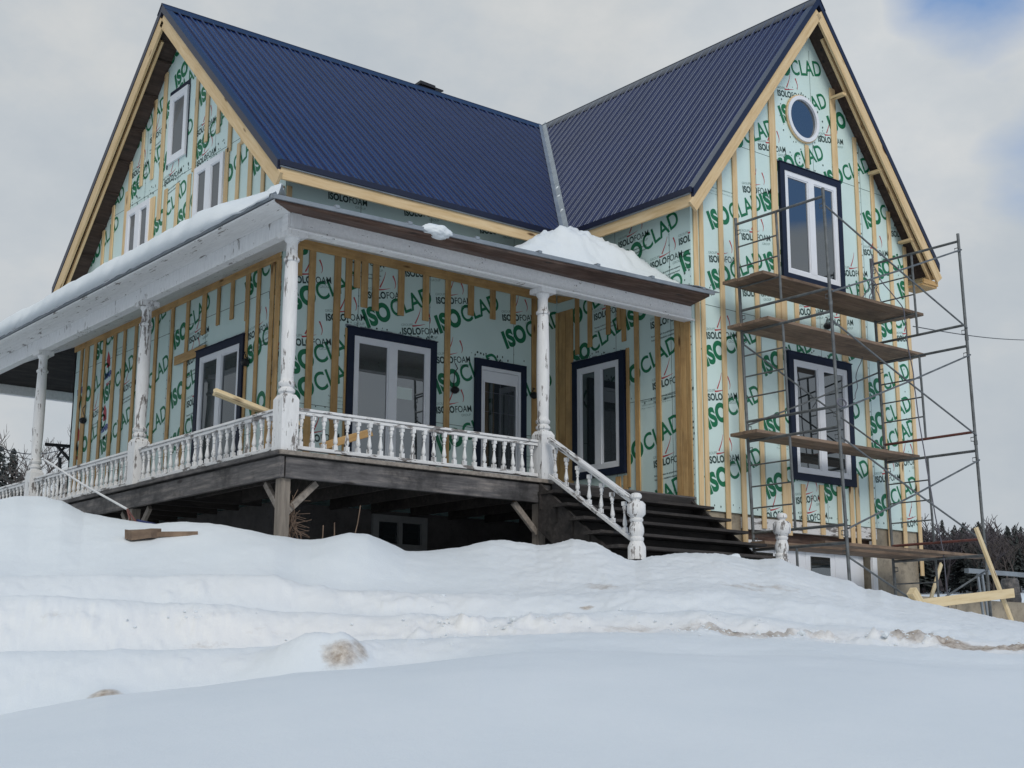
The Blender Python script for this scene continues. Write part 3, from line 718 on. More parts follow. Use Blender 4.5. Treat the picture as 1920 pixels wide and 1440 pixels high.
# front eave of main roof / wing eave
def fascia(p0, p1, n, h=.19, drop=.15):
    d = V((0, 0, -drop)); return board('fascia', V(p0)+d, V(p1)+d, h, .035, n, M['pine'], house)
fascia((XE-.0, YE1, ZE), (XE1+.02, YE1, ZE), (0, -1, 0)); fascia((XE1, YG+.0, ZE), (XE1, YE1-.04, ZE), (-1, 0, 0))
fascia((XE2, YG, ZE), (XE2, YR, ZE), (1, 0, 0)); fascia((XE, YE2, ZE), (XM, YE2, ZE), (0, 1, 0))
mb = MB()   # dark starter strip / drip edge under the sheets
mb.box((XE-.03, YE1-.075, ZE-.075), (XE1-.02, YE1-.037, ZE+.0)); mb.box((XE1-.075, YG-.03, ZE-.075), (XE1-.037, YE1-.08, ZE+.0))
mb.build('eave_trim', M['navyroofedge'], house)
mb = MB()
mb.box((XE-.02, YE1-.06, ZE-.095), (XE1-.04, YE1-.037, ZE-.077)); mb.box((XE1-.06, YG, ZE-.095), (XE1-.037, YE1-.08, ZE-.077))
mb.build('drip_edge', M['flash'], house)
# boxed return at the right eave of the wing
mb = MB(); mb.box((XR+.05, YG+.02, ZE-.40), (XE2+.02, YF+.1, ZE-.37)); mb.box((XR+.06, YG-.0, ZE-.37), (XE2+.03, YG+.03, ZE-.30)); mb.build('eave_return', M['pine_shaded'], house)
# chimney-like vent behind the ridge
mb = MB(); mb.box((5.98, 6.22, 7.3), (6.24, 6.44, 7.80)); mb.prism([(5.88, 6.18, 7.80), (6.38, 6.18, 7.78), (6.32, 6.5, 7.78), (5.9, 6.5, 7.80)], (0, 0, .025)); mb.prism([(5.9, 6.2, 7.827), (6.22, 6.2, 7.812), (6.2, 6.46, 7.812), (5.92, 6.46, 7.827)], (0, 0, .04))
mb.build('roof_vent', M['black'], house)
# bits of snow caught in the valley are separate things, see below

# ------------------------------------------------------------------ porch
PX2, PY2, PY3, PY4 = 3.517, 3.773, 7.392, 11.0
HB = 2.35
# deck
mb = MB()
for k in range(24):
    y = .0+k*.1165
    mb.box((0.0, y, -.03), (XI-.02, y+.112, 0.0))
for k in range(70):
    y = YM+.012+k*.1165
    if y+.11 > PY4+.3: break
    mb.box((0.0, y, -.03), (XL-.02 if y < YB else 9., y+.112, 0.0))
mb.build('deck_boards', M['oldwood'], house)
board('deck_edge', (-.015, -.005, -.017), (PX2+.1, -.005, -.017), .045, .03, (0, -1, 0), M['grayplank'], house)
board('deck_edge', (-.005, 0, -.017), (-.005, PY4, -.017), .045, .03, (-1, 0, 0), M['oldwood'], house)
board('rim_beam', (.07, .05, -.165), (6.05, .05, -.165), .215, .05, (0, -1, 0), M['oldwood'], house)
board('rim_beam', (.05, 0.0, -.165), (.05, PY4, -.165), .215, .05, (-1, 0, 0), M['oldwood'], house)
mb = MB()
for k in range(9): mb.box((.4+k*.62, .06, -.21), (.44+k*.62, YM-.03, -.035))
for k in range(14): mb.box((.06, YM+.2+k*.6, -.21), (XL-.05, YM+.24+k*.6, -.035))
mb.build('joist', M['darkwood'], house)
# support posts under the deck with braces
def support(x, y, br):
    o = MB(); o.box((x-.055, y-.055, -1.9), (x+.055, y+.055, -.275)); o.build('support_post', M['grayplank'], house)
    for dx, dy in br:
        board('brace', (x+dx*.05, y+dy*.05, -.62), (x+dx*.40, y+dy*.40, -.285), .07, .045, (-dy, dx, 0) if dx else (1, 0, 0), M['grayplank'], house)
support(.10, .10, [(1, 0), (0, 1)]); support(.10, PY2, [(0, -1), (0, 1)]); support(.1, PY3, [(0, -1), (0, 1)]); support(PX2-.0, .12, [(-1, 0)])
# foundations
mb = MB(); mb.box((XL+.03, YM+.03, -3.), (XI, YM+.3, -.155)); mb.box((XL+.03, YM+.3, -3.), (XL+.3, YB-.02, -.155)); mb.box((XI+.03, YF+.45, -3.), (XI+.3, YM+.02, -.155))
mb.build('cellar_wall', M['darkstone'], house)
def cellar_window():
    w = empty('cellar_window', WM.P(3.36, -.7, 0)); w.parent = house
    W2 = Wall(1, YM+.03, (1, 0, 0), (0, -1, 0)); mw = Matrix.Translation(-w.location)
    mb = MB()
    for a in [(2.93, 3.79, -.30, -.21), (2.93, 3.79, -.68, -.58), (2.93, 3.02, -.58, -.30), (3.70, 3.79, -.58, -.30), (3.33, 3.39, -.58, -.30)]: W2.box(mb, *a, .003, .05)
    f = mb.build('frame', simple('dim_grey_frame', (.2, .205, .21), .7), w); f.data.transform(mw)
    for a in [(3.02, 3.33), (3.39, 3.70)]:
        mb = MB(); W2.box(mb, a[0], a[1], -.58, -.30, .003, .01); g = mb.build('pane', M['glass_dim'], w); g.data.transform(mw)
cellar_window()
mb = MB()
mb.box((XI+.03, YF+.03, -3.2), (7.0, YF+.4, -.155)); mb.box((9.78, YF+.03, -3.2), (XR-.02, YF+.4, -.155)); mb.box((7.0, YF+.05, -.33), (9.78, YF+.4, -.155))
mb.box((XR-.3, YF+.4, -3.2), (XR-.02, YB, -.155))
mb.build('foundation', M['concrete'], house)
board('header_board', (6.95, YF+.028, -.27), (9.85, YF+.028, -.24), .16, .025, (0, -1, 0), M['whiterail'], house)
mb = MB(); mb.box((6.95, YF+.06, -3.), (7.04, YF+.1, -.35)); mb.box((9.72, YF+.0, -3.), (9.82, YF+.045, -.35)); mb.box((7.04, YF+.1, -.56), (9.72, YF+.14, -.47)); mb.build('door_casing', M['white'], house)
mb = MB(); mb.box((7.0, YF+.1, -.47), (9.78, YF+.16, -.33)); mb.build('header_beam', M['brownwood'], house)
gd = empty('garage_door', (8.4, YF+.2, -2.6)); gd.parent = house; gd['label'] = 'white basement garage door with small windows'
def gput(mb, nm, mt): o = mb.build(nm, mt, gd); o.data.transform(Matrix.Translation(-gd.location)); return o
mb = MB()
for k in range(4):
    z1_ = -.5-k*.55; mb.box((7.04, YF+.17, z1_-.545), (9.72, YF+.21, z1_))
    for j in range(4): mb.box((7.12+j*.65, YF+.162, z1_-.48), (7.66+j*.65, YF+.17, z1_-.07))
gput(mb, 'panel', M['vinyl'])
for x0_ in (7.3, 8.52):
    mb = MB(); mb.box((x0_, YF+.15, -.93), (x0_+.42, YF+.161, -.62)); gput(mb, 'pane', M['glass'])

# posts
def post_mesh(h=HB, base=.58):
    mb = MB(); b = .098
    mb.box((-b, -b, 0), (b, b, base-.03)); 
    mb.hexa([(-b, -b, base-.03), (b, -b, base-.03), (b, b, base-.03), (-b, b, base-.03), (-.07, -.07, base+.02), (.07, -.07, base+.02), (.07, .07, base+.02), (-.07, .07, base+.02)])
    p = [(.07, base+.02), (.068, base+.03), (.088, base+.05), (.088, base+.075), (.068, base+.09), (.066, base+.10), (.086, base+.12), (.088, base+.145), (.07, base+.165), (.068, base+.2), (.078, base+.6), (.077, base+1.0), (.068, 2.02-.01), (.066, 2.03), (.082, 2.04), (.085, 2.065), (.07, 2.08), (.062, 2.1), (.060, 2.22), (.062, 2.24), (.078, 2.26), (.082, 2.29)]
    mb.lathe(p, n=18)
    mb.box((-.115, -.115, 2.29), (.115, .115, h))
    return mb
posts = [(.105, .105), (PX2+.06, .11), (.105, PY2), (.105, PY3), (.105, PY4)]
p0 = None
for i, (x, y) in enumerate(posts):
    if p0 is None: p0 = post_mesh().build('porch_post', M['whitepost'], house); o = p0
    else: o = copy_part(p0, house)
    o.location = (x, y, 0)
    o['label'] = ['turned porch post at the front corner, paint badly worn', 'turned porch post at the head of the steps', 'turned porch post halfway along the left side', 'turned porch post at the far left', 'rearmost porch post'][i]
# balusters / railings
def baluster_mesh(h=.40):
    mb = MB(); s = .022
    mb.box((-s, -s, 0), (s, s, .05)); mb.box((-s, -s, h-.045), (s, s, h))
    z = lambda q: .05+q*(h-.095)
    mb.lathe([(.02, z(0)), (.013, z(.03)), (.022, z(.08)), (.026, z(.16)), (.022, z(.28)), (.014, z(.5)), (.011, z(.64)), (.02, z(.68)), (.012, z(.73)), (.02, z(.82)), (.024, z(.9)), (.018, z(.96)), (.02, z(1))], n=10)
    return mb
bal0 = None
def railing(p0_, p1_, n, z0=.045, h=.40, label=None, tilt=0.):
    global bal0
    p0_ = V(p0_); p1_ = V(p1_); d = p1_-p0_; x = d.normalized(); L = d.length
    r = empty('railing', p0_); r.parent = house
    if label: r['label'] = label
    side = V((0, 0, 1)).cross(x)
    inv = Matrix.Translation(-p0_)
    t_ = board('top_rail', p0_+V((0, 0, z0+h+.004)), p1_+V((0, 0, z0+h+.004)), .085, .028, (0, 0, 1), M['whiterail'], r); t_.matrix_parent_inverse = inv
    m_ = board('under_rail', p0_+V((0, 0, z0+h-.035)), p1_+V((0, 0, z0+h-.035)), .055, .037, (0, 0, 1), M['whiterail'], r); m_.matrix_parent_inverse = inv
    b_ = board('bottom_rail', p0_+V((0, 0, z0-.005)), p1_+V((0, 0, z0-.005)), .065, .04, (0, 0, 1), M['whiterail'], r); b_.matrix_parent_inverse = inv
    for k in range(n):
        p = p0_+d*((k+.5)/n)+V((0, 0, z0+.036))
        if bal0 is None:
            bal0 = baluster_mesh(.335).build('baluster', M['whitepost'], r); b = bal0
        else: b = copy_part(bal0, r)
        b.matrix_parent_inverse = inv
        b.matrix_basis = Matrix.Translation(p) @ Matrix.Rotation(random.uniform(-.03, .03), 4, 'Y') @ Matrix.Rotation(random.uniform(-.03, .03), 4, 'X') @ Matrix.Rotation(random.uniform(-.15, .15), 4, 'Z')
    return r
railing((.21, .1, 0), (PX2-.05, .1, 0), 23, label='front porch railing between the corner post and the steps')
railing((.1, .21, 0), (.1, PY2-.1, 0), 22, label='left porch railing next to the corner post')
railing((.1, PY2+.1, 0), (.1, PY3-.1, 0), 22, label='left porch railing, middle stretch')
railing((.1, PY3+.1, 0), (.1, PY4-.1, 0), 22, label='left porch railing, far stretch')
# stair railing
railing((PX2+.03, -.05, .035), (PX2+.03, -1.42, -.80), 7, z0=.0, h=.44, label='sloping railing beside the porch steps')
# newels
def newel_mesh(h=.74):
    mb = MB(); n = 8
    def octo(r, z): return [(r*math.cos(math.pi/8+k*math.pi/4), r*math.sin(math.pi/8+k*math.pi/4), z) for k in range(8)]
    def loft(rs):
        vs = [p for r, z in rs for p in octo(r, z)]; L = len(rs)
        fs = [(i*8+k, i*8+(k+1) % 8, (i+1)*8+(k+1) % 8, (i+1)*8+k) for i in range(L-1) for k in range(8)]+[tuple(range(8))[::-1], tuple((L-1)*8+k for k in range(8))]
        mb.add(vs, fs)
    loft([(.105, -.3), (.105, .17), (.072, .235)])
    mb.lathe([(.07, .23), (.078, .25), (.078, .27), (.066, .285), (.082, .33), (.08, .38), (.064, .43), (.062, .44), (.074, .455), (.074, .475), (.06, .49)], n=18)
    loft([(.066, .485), (.108, .53), (.108, .63), (.075, .665)])
    mb.lathe([(.06, .66), (.04, .675), (.042, .69), (.062, .705), (.062, .735), (.045, .755), (.02, .76)], n=18)
    return mb
nw = newel_mesh().build('newel_post', M['whitepost'], house); nw.location = (PX2+.03, -1.50, -1.05); nw['label'] = 'turned white newel at the foot of the step railing'
nw2 = copy_part(nw, house, Matrix.Translation((5.93, -1.48, -1.10)) @ Matrix.Rotation(.05, 4, 'X') @ Matrix.Rotation(.9, 4, 'Z')); nw2['label'] = 'leaning peeled newel standing alone at the right of the steps'
# steps
for k in range(6):
    z = -.205-.175*k+.02; y = -.28*k
    board('tread', (3.35 if k else 3.4, y-.155, z), (6.07-(.35 if k == 5 else .0), y-.155, z), .30, .035, (0, 0, 1), M['darkwood'], house)
    board('riser', (3.4, y-.03, z-.085), (5.98-(.35 if k == 5 else 0), y-.03, z-.085), .17, .025, (0, -1, 0), M['darkwood'], house)
board('riser', (3.6, .0, -.10), (6.0, .0, -.10), .15, .03, (0, -1, 0), M['darkwood'], house)
for x in (3.42, 5.94):
    mb = MB(); mb.prism([(x, 0, -.04), (x, 0, -.6), (x, -1.3, -1.5), (x, -1.6, -1.5), (x, -1.5, -1.12)], (.04, 0, 0)); mb.build('stringer', M['darkwood'], house)

# porch beam, ceiling, roof
BH = .20
board('porch_beam', (.0, .03, HB+BH/2), (XI+.03, .03, HB+BH/2), BH, .12, (0, 1, 0), M['white'], house)
o = board('porch_beam', (.03, 0.0, HB+BH/2), (.03, PY4+.1, HB+BH/2), BH, .12, (1, 0, 0), M['white_y'], house)
board('beam_moulding', (.0, .018, HB+.01), (XI+.02, .018, HB+.01), .025, .03, (0, -1, 0), M['white'], house)
board('porch_beam', (.15, PY4-.06, HB+BH/2), (9, PY4-.06, HB+BH/2), BH, .12, (0, 1, 0), M['white'], house)
EO, ZW = .40, 3.42     # eave overhang, height at the wall
def zf_(x): return 2.495+.0185*(x+.4)      # the front eave has sagged towards the corner
def zl_(y): return 2.495+.006*(y+.4)
ZEV = 2.495
def quadslab(mb, q, t):
    q = [V(p) for p in q]; mb.hexa([p-V((0, 0, t)) for p in q]+q)
mb = MB()
ZIF, ZIL, zo = 3.30, 3.08, HB+.17
quadslab(mb, [(.15, .15, zo), (XI-.005, .15, zo), (XI-.005, YM-.006, ZIF), (XL-.006, YM-.006, ZIF)], .02)
mb.build('porch_ceiling', M['white'], house)
mb = MB()
quadslab(mb, [(.15, PY4-.2, zo), (.15, .15, zo), (XL-.006, YM-.006, ZIL), (XL-.006, YB, ZIL)], .02)
o = mb.build('porch_ceiling', M['white_y'], house)
mb = MB(); a = V((.15, .15, zo-.02)); b = V((XL, YM, ZIL-.02)); c2 = V((XL, YM, ZIF)); d2 = V((.15, .15, zo+.02)); sd_ = V((.03, -.02, 0))
mb.hexa([a-sd_, b-sd_, b+sd_, a+sd_, d2-sd_, c2-sd_, c2+sd_, d2+sd_]); mb.build('hip_board', M['white'], house)
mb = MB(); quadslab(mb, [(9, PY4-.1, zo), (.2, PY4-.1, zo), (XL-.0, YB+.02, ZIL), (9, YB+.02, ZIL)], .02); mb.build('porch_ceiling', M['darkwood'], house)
# roof sheets
mb = MB()
XQ = 6.0
quadslab(mb, [(-EO, -EO, zf_(-EO)+.03), (XQ, -EO, zf_(XQ)+.03), (XI-.003, YM-.0, ZW), (XL, YM, ZW)], .03)
quadslab(mb, [(-EO, PY4+.5, zl_(PY4)+.03), (-EO, -EO, zl_(-EO)+.03), (XL, YM, ZW), (XL, YB, ZW)], .03)
quadslab(mb, [(9, PY4+.5, zl_(PY4)+.03), (-EO, PY4+.5, zl_(PY4)+.03), (XL, YB, ZW), (9, YB, ZW)], .03)
mb.build('porch_roof', M['flash'], house)
def hbar(mb, p0, p1, dy0, dy1, z0, z1, ax=1):
    o0 = V((0, dy0, 0)) if ax else V((dy0, 0, 0)); o1 = V((0, dy1, 0)) if ax else V((dy1, 0, 0)); a_, b_ = V((0, 0, z0)), V((0, 0, z1)); p0, p1 = V(p0), V(p1)
    mb.hexa([p0+o0+a_, p1+o0+a_, p1+o1+a_, p0+o1+a_, p0+o0+b_, p1+o0+b_, p1+o1+b_, p0+o1+b_])
mb = MB(); hbar(mb, (-EO-.02, -EO, zf_(-EO)), (6.05, -EO, zf_(6.05)), -.03, -.004, -.010, .035)
hbar(mb, (-EO, -EO-.003, zl_(-EO)), (-EO, PY4+.5, zl_(PY4)), -.03, -.004, .0, .035, 0)
x = .3
while x < 6: mb.box((x, -EO-.035, zf_(x)+.03), (x+.05, -EO+.10, zf_(x)+.062)); x += .92
mb.build('roof_edge', M['flash'], house)
zz = zf_(6)
mb = MB(); mb.prism([(5.75, -EO-.03, zz+.05), (6.14, -EO-.03, zz+.03), (6.16, -.02, zz+.12), (5.8, -.02, zz+.18)], (0, 0, .012)); mb.build('flashing_flap', M['flash'], house)
# front soffit: bare brown boards sloping in to the beam
mb = MB(); q = [V((-EO+.01, -EO, zf_(-EO)-.035)), V((5.98, -EO, zf_(6)-.035)), V((6.05, .027, HB+BH-.005)), V((.027, .027, HB+BH-.005))]
mb.hexa(q+[p+V((0, 0, .03)) for p in q]); mb.build('eave_boards', M['brownwood'], house)
# left soffit: white painted boards, four courses lapped
for k in range(5):
    f0, f1 = k/5, (k+1)/5
    def pt(f, y): 
        ze = zl_(y)-.03; return (-EO+(EO+.027)*f, y, ze+(HB+BH-ze)*f)
    mb = MB()
    A = V(pt(f0, -EO+(EO+.027)*f0)); B = V(pt(f1, -EO+(EO+.027)*f1)); C_ = V(pt(f1, PY4+.4)); D = V(pt(f0, PY4+.4))
    lap = V((0, 0, -.012)); up_ = V((0, 0, .02))
    mb.hexa([A, B+lap, C_+lap, D, A+up_, B+up_, C_+up_, D+up_])
    mb.build('soffit_board', M['white_y'], house)

# dangling junction boxes / lamps on the walls
def jbox(wall, px, py, top):
    u, z = wall.at(px, py); mb = MB()
    q = [wall.P(u+random.uniform(-.05, .05)*(1-k/5), z+top*(1-k/5)+.03, .03+.02*math.sin(k)) for k in range(6)]
    mb.tube(q, .007, 6); w = wall.P(u, z, .04)
    o_ = MB(); o_.lathe([(.02, .05), (.05, .03), (.065, 0), (.05, -.03), (.02, -.05)], c=w, n=10); mb.v and None
    off = len(mb.v); mb.add(o_.v, o_.f, 0, True); mb.build('wall_outlet', M['black'], house)
jbox(WL, 160, 789, .22); jbox(WM, 850, 732, .35); jbox(WM, 998, 742, .08); jbox(WL, 465, 680, .12); jbox(WW, 1548, 612, .1)

# ------------------------------------------------------------------ scaffold
scaf = empty('scaffolding', (8.2, -1.0, -2.0)); tag(scaf, 'steel tube scaffold tower standing in the snow before the right gable', 'scaffold')
def lean(z): return (3.7-z)*.037
def SX(side, z): return (6.64 if side == 0 else 9.60)+lean(z)
sinv = Matrix.Translation(-scaf.location)
tiers = [(3.83, 2.33, True), (2.33, .87, True), (.87, -.55, True), (-.55, -2.1, False)]
for side in (0, 1):
    for (zt, zb_, full) in tiers:
        mb = MB(); r = .021
        S = lambda y, z: V((SX(side, z), y, z))
        mb.tube([S(-1.78, zt if full or side else zt), S(-1.78, zb_)], r, 10); mb.tube([S(-.3, zt-.02), S(-.3, zb_ if full else -2.1)], r, 10)
        top = zt-.11; bot = zt-1.31
        mb.tube([S(-.3, top), S(-1.78, top)], .019, 8)
        if full: mb.tube([S(-.3, bot), S(-1.78, bot)], .019, 8, 1 if (side and zt < 2.5) else 0)
        else: mb.tube([S(-.3, bot), S(-1.78, bot)], .014, 8)
        mb.tube([S(-1.0, top), S(-1.0, bot)], .017, 8)
        for dz in (.30, .58, .86): mb.tube([S(-.3, top-dz-.02), S(-1.0, top-dz-.02)], .011, 6)
        for y, sgn in ((-.3, -1), (-1.78, 1)):
            for zz in (top-.09, bot-.07 if full else top-1.1):
                mb.tube([S(y, zz), S(y+sgn*.07, zz+.0), S(y+sgn*.07, zz-.05), S(y+sgn*.01, zz-.06)], .007, 5)
        mb.tube([S(-1.78, zb_-.03), S(-1.78, zb_+.03)], .026, 10)
        o = mb.build('end_frame', [M['steel'], M['rust']], scaf); o.matrix_parent_inverse = sinv
def brace(y, s0, z0, s1, z1):
    mb = MB(); a = V((SX(s0, z0), y, z0)); b = V((SX(s1, z1), y, z1)); m = (a+b)/2
    mb.tube([a, m+V((0, 0, -.012)), b], .0125, 7); o = mb.build('cross_brace', M['steel'], scaf); o.matrix_parent_inverse = sinv
for zt, yy in ((3.83, (-1.80,)), (2.33, (-1.80, -.28)), (.87, (-1.80,)), (-.60, (-1.80,))):
    for y in yy:
        brace(y, 0, zt-.24, 1, zt-1.36); brace(y-.014, 1, zt-.24, 0, zt-1.36)
# planks, each a thing of its own
plabs = {
 'A': (2.835, [(-.335, 6.43, 9.85), (-.575, 6.46, 9.88), (-.815, 6.43, 9.92)], 'topmost scaffold level under the tall upper window'),
 'B': (2.235, [(-.335, 6.50, 9.90), (-.575, 6.52, 9.95), (-.815, 6.50, 9.92)], 'second scaffold level above the navy-cased lower window'),
 'C': (.785, [(-.335, 6.50, 9.95), (-.575, 6.48, 9.98)], 'third scaffold level across the lower window'),
 'D': (-.64, [(-.345, 6.60, 10.3), (-.585, 6.55, 10.4), (-1.1, 7.1, 10.75)], 'lowest scaffold level in front of the garage door')}
pos3 = ['nearest the wall', 'in the middle', 'farthest from the wall']
for key, (z, rows, lab) in plabs.items():
    for i, (y, x0_, x1_) in enumerate(rows):
        z_ = z+ (0.0)
        dz = random.uniform(-.004, .004); la, lb = lean(z_), lean(z_)
        o = board('scaffold_plank', (x0_, y, z_+.021), (x1_, y, z_+.024+dz), .232, .042, (0, 0, 1), M['plank'])
        nm = pos3[i] if len(rows) == 3 else pos3[0 if i == 0 else 2]
        tag(o, 'plank %s on the %s' % (nm, lab), 'plank', 'planks laid on the scaffold')

# cables on the scaffold
def wig(pts, amp=.02, n=6, seed=0):
    rnd = random.Random(seed); out = []
    for a, b in zip(pts, pts[1:]):
        a = V(a); b = V(b)
        for k in range(n): out.append(a.lerp(b, k/n)+V([rnd.uniform(-amp, amp) for _ in range(3)]))
    out.append(V(pts[-1])); return out
def smoothpts(p, it=2):
    for _ in range(it):
        q = [p[0]]
        for a, b in zip(p, p[1:]): q += [a*.75+b*.25, a*.25+b*.75]
        q.append(p[-1]); p = q
    return p
mb = MB(); mb.tube(smoothpts(wig([back(1640, 500, 1, -.9), back(1655, 530, 1, -1.0), back(1695, 578, 1, -1.05), back(1701, 640, 1, -1.0), back(1712, 700, 1, -1.0), back(1719, 760, 1, -1.02), back(1733, 850, 1, -1.02), back(1752, 960, 1, -1.1), back(1770, 1040, 1, -1.15), back(1779, 1150, 1, -1.2)], .006, 3, 3)), .0085, 6)
tag(mb.build('power_cable', M['cable']), 'grey power cable hanging down the right side of the scaffold', 'cable')
mb = MB()
for s, (x0_, x1_) in enumerate([(1640, 1612), (1642, 1628), (1644, 1636), (1640, 1652)]):
    mb.tube(smoothpts(wig([back(1637, 482, 1, -.33), back(1634, 520, 1, -.35), back((x0_+x1_)/2, 545, 1, -.36), back(x1_, 565, 1, -.38)], .03, 3, s+10), 1), .008, 5)
tag(mb.build('cable_bundle', M['cable']), 'tangled cable bundle tied to the scaffold pole under the right eave', 'cable')
mb = MB(); c = back(1578, 755, 1, -1.84)
mb.tube([c+V((.075*math.cos(a)*(1+.15*math.sin(a*.7)), .01*math.sin(a*.9), .05*math.sin(a))) for a in [k*.4 for k in range(48)]], .007, 5)
tag(mb.build('cable_coil', M['cable']), 'small coil of cable hooked on the front left scaffold pole', 'cable')
mb = MB(); mb.tube(smoothpts(wig([back(1618, 670, 1, -.31), back(1605, 705, 1, -.33), back(1607, 735, 1, -.35), back(1600, 750, 1, -.36)], .015, 3, 5), 1), .006, 5)
tag(mb.build('loose_cable', M['cable']), 'short loose cable dangling below the second scaffold level', 'cable')
# overhead wires
mb = MB(); a = back(1712, 612, 1, .5); b = far(1940, 638, 34)
mb.tube([a.lerp(b, k/12)-V((0, 0, .5*math.sin(math.pi*k/12)*.12)) for k in range(13)], .009, 5)
tag(mb.build('service_wire', M['black']), 'thin overhead wire running off to the right from the gable corner', 'wire')
for i, (a, b) in enumerate([((-20, 833, 40), (145, 833, 44)), ((-20, 832, 40), (130, 852, 44))]):
    a = far(*a); b = far(*b); mb = MB(); mb.tube([a.lerp(b, k/8)-V((0, 0, .3*math.sin(math.pi*k/8))) for k in range(9)], .014 if i == 0 else .01, 5)
    tag(mb.build('overhead_wire', M['black']), ['thicker upper wire stretched behind the far left porch post', 'thinner lower wire sloping down behind the far left porch post'][i], 'wire')

# ------------------------------------------------------------------ terrain
EYE = CAM.z
def azr(p):
    dx, dy = p.x-CAM.x, p.y-CAM.y; return math.degrees(math.atan2(dx, dy))-38.67, math.hypot(dx, dy), p.z
def curve(pts, r=None, y=None, dz=0.):
    out = []
    for q in pts:
        if r is not None: p = far(q[0], q[1], r)
        else: p = back(q[0], q[1], 1, q[2])
        a, rr, z = azr(p); out.append((a, rr, z+dz))
    out.sort(); return np.array(out)
def flat(r, z): return np.array([(-180, r, z), (180, r, z)])
A_ = curve([(0, 1470), (960, 1465), (1920, 1465)], 5.)
B_ = curve([(-100, 1350), (0, 1345), (200, 1303), (425, 1280), (550, 1262), (700, 1252), (850, 1238), (1000, 1225), (1200, 1226), (1500, 1236), (1700, 1246), (1920, 1258)], 8.)
C_c = curve([(0, 1222), (300, 1220), (520, 1213), (700, 1202), (960, 1192), (1170, 1188), (1300, 1192), (1500, 1205), (1700, 1216), (1920, 1228)], 9.5)
D_ = curve([(0, 1120), (100, 1118), (350, 1132), (550, 1145), (825, 1155), (960, 1162), (1130, 1150), (1300, 1145), (1500, 1166), (1700, 1184), (1920, 1205)], 10.7)
E_ = curve([(0, 1082), (235, 1075), (515, 1077), (565, 1098), (640, 1108), (960, 1118), (1300, 1105), (1500, 1128), (1700, 1162), (1920, 1190)], 11.8)
Fp = [(0, 939, 3.2), (29, 934.6, 3.1), (60, 936, 3.0), (87, 936, 2.8), (117, 942, 2.5), (157, 964, 2.2), (204, 970, 1.8), (254, 977, 1.5), (292, 984, 1.2), (350, 980, .9), (394, 981, .6), (467, 993, .2), (513, 1003, .0), (554, 1012, -.05), (585, 1014, -.2),
      (611, 1010, -.35), (655, 1000, -.45), (690, 1001, -.45), (728, 1017, -.4), (760, 1032, -.4), (801, 1032, -.4), (859, 1027.5, -.45), (917, 1016, -.5), (961, 1017, -.5), (1005, 1024, -.6), (1034, 1022, -.7), (1075, 1012, -.85), (1119, 1019, -1.1), (1142, 1032, -1.3), (1171, 1050, -1.42),
      (1192, 1054, -1.42), (1221, 1044, -1.45), (1279, 1041, -1.5), (1355, 1041, -1.55), (1418, 1053, -1.65), (1462, 1050, -1.7), (1506, 1069, -1.85), (1593, 1093, -1.9), (1622, 1110, -1.95), (1652, 1110, -2.), (1675, 1120, -2.), (1724, 1130, -2.1), (1797, 1147, -2.1), (1885, 1165, -2.1), (1930, 1173, -2.1)]
F_ = curve(Fp)
def cfun(c):
    a = np.concatenate([[-180, -60], c[:, 0], [60, 180]])
    mr, mz = (c[0, 1]+c[-1, 1])/2, (c[0, 2]+c[-1, 2])/2
    r = np.concatenate([[mr, c[0, 1]], c[:, 1], [c[-1, 1], mr]]); z = np.concatenate([[mz, c[0, 2]], c[:, 2], [c[-1, 2], mz]])
    return lambda az: (np.interp(az, a, r), np.interp(az, a, z))
fA, fB, fC, fD, fE, fF = [cfun(c) for c in (A_, B_, C_c, D_, E_, F_)]
azs = np.concatenate([np.linspace(-180, -30, 26)[:-1], np.linspace(-30, -22, 9)[:-1], np.linspace(-22, 22, 560), np.linspace(22, 30, 9)[1:], np.linspace(30, 180, 26)[1:]])
rs = np.concatenate([np.linspace(.5, 7, 30)[:-1], np.arange(7, 14.6, .045), np.arange(14.6, 24, .13), np.geomspace(24, 900, 36)])
def pchip_rows(K, Z, x):
    h = np.diff(K); d = np.diff(Z)/h; n = len(K); m = np.zeros(n)
    for i in range(1, n-1):
        if d[i-1]*d[i] > 0: w1_, w2_ = 2*h[i]+h[i-1], h[i]+2*h[i-1]; m[i] = (w1_+w2_)/(w1_/d[i-1]+w2_/d[i])
    i = np.clip(np.searchsorted(K, x)-1, 0, n-2); t = np.clip((x-K[i])/h[i], 0, 1)
    return Z[i]*(2*t**3-3*t**2+1)+h[i]*m[i]*(t**3-2*t**2+t)+Z[i+1]*(-2*t**3+3*t**2)+h[i]*m[i+1]*(t**3-t**2)
H = np.zeros((len(azs), len(rs)))
KN = []
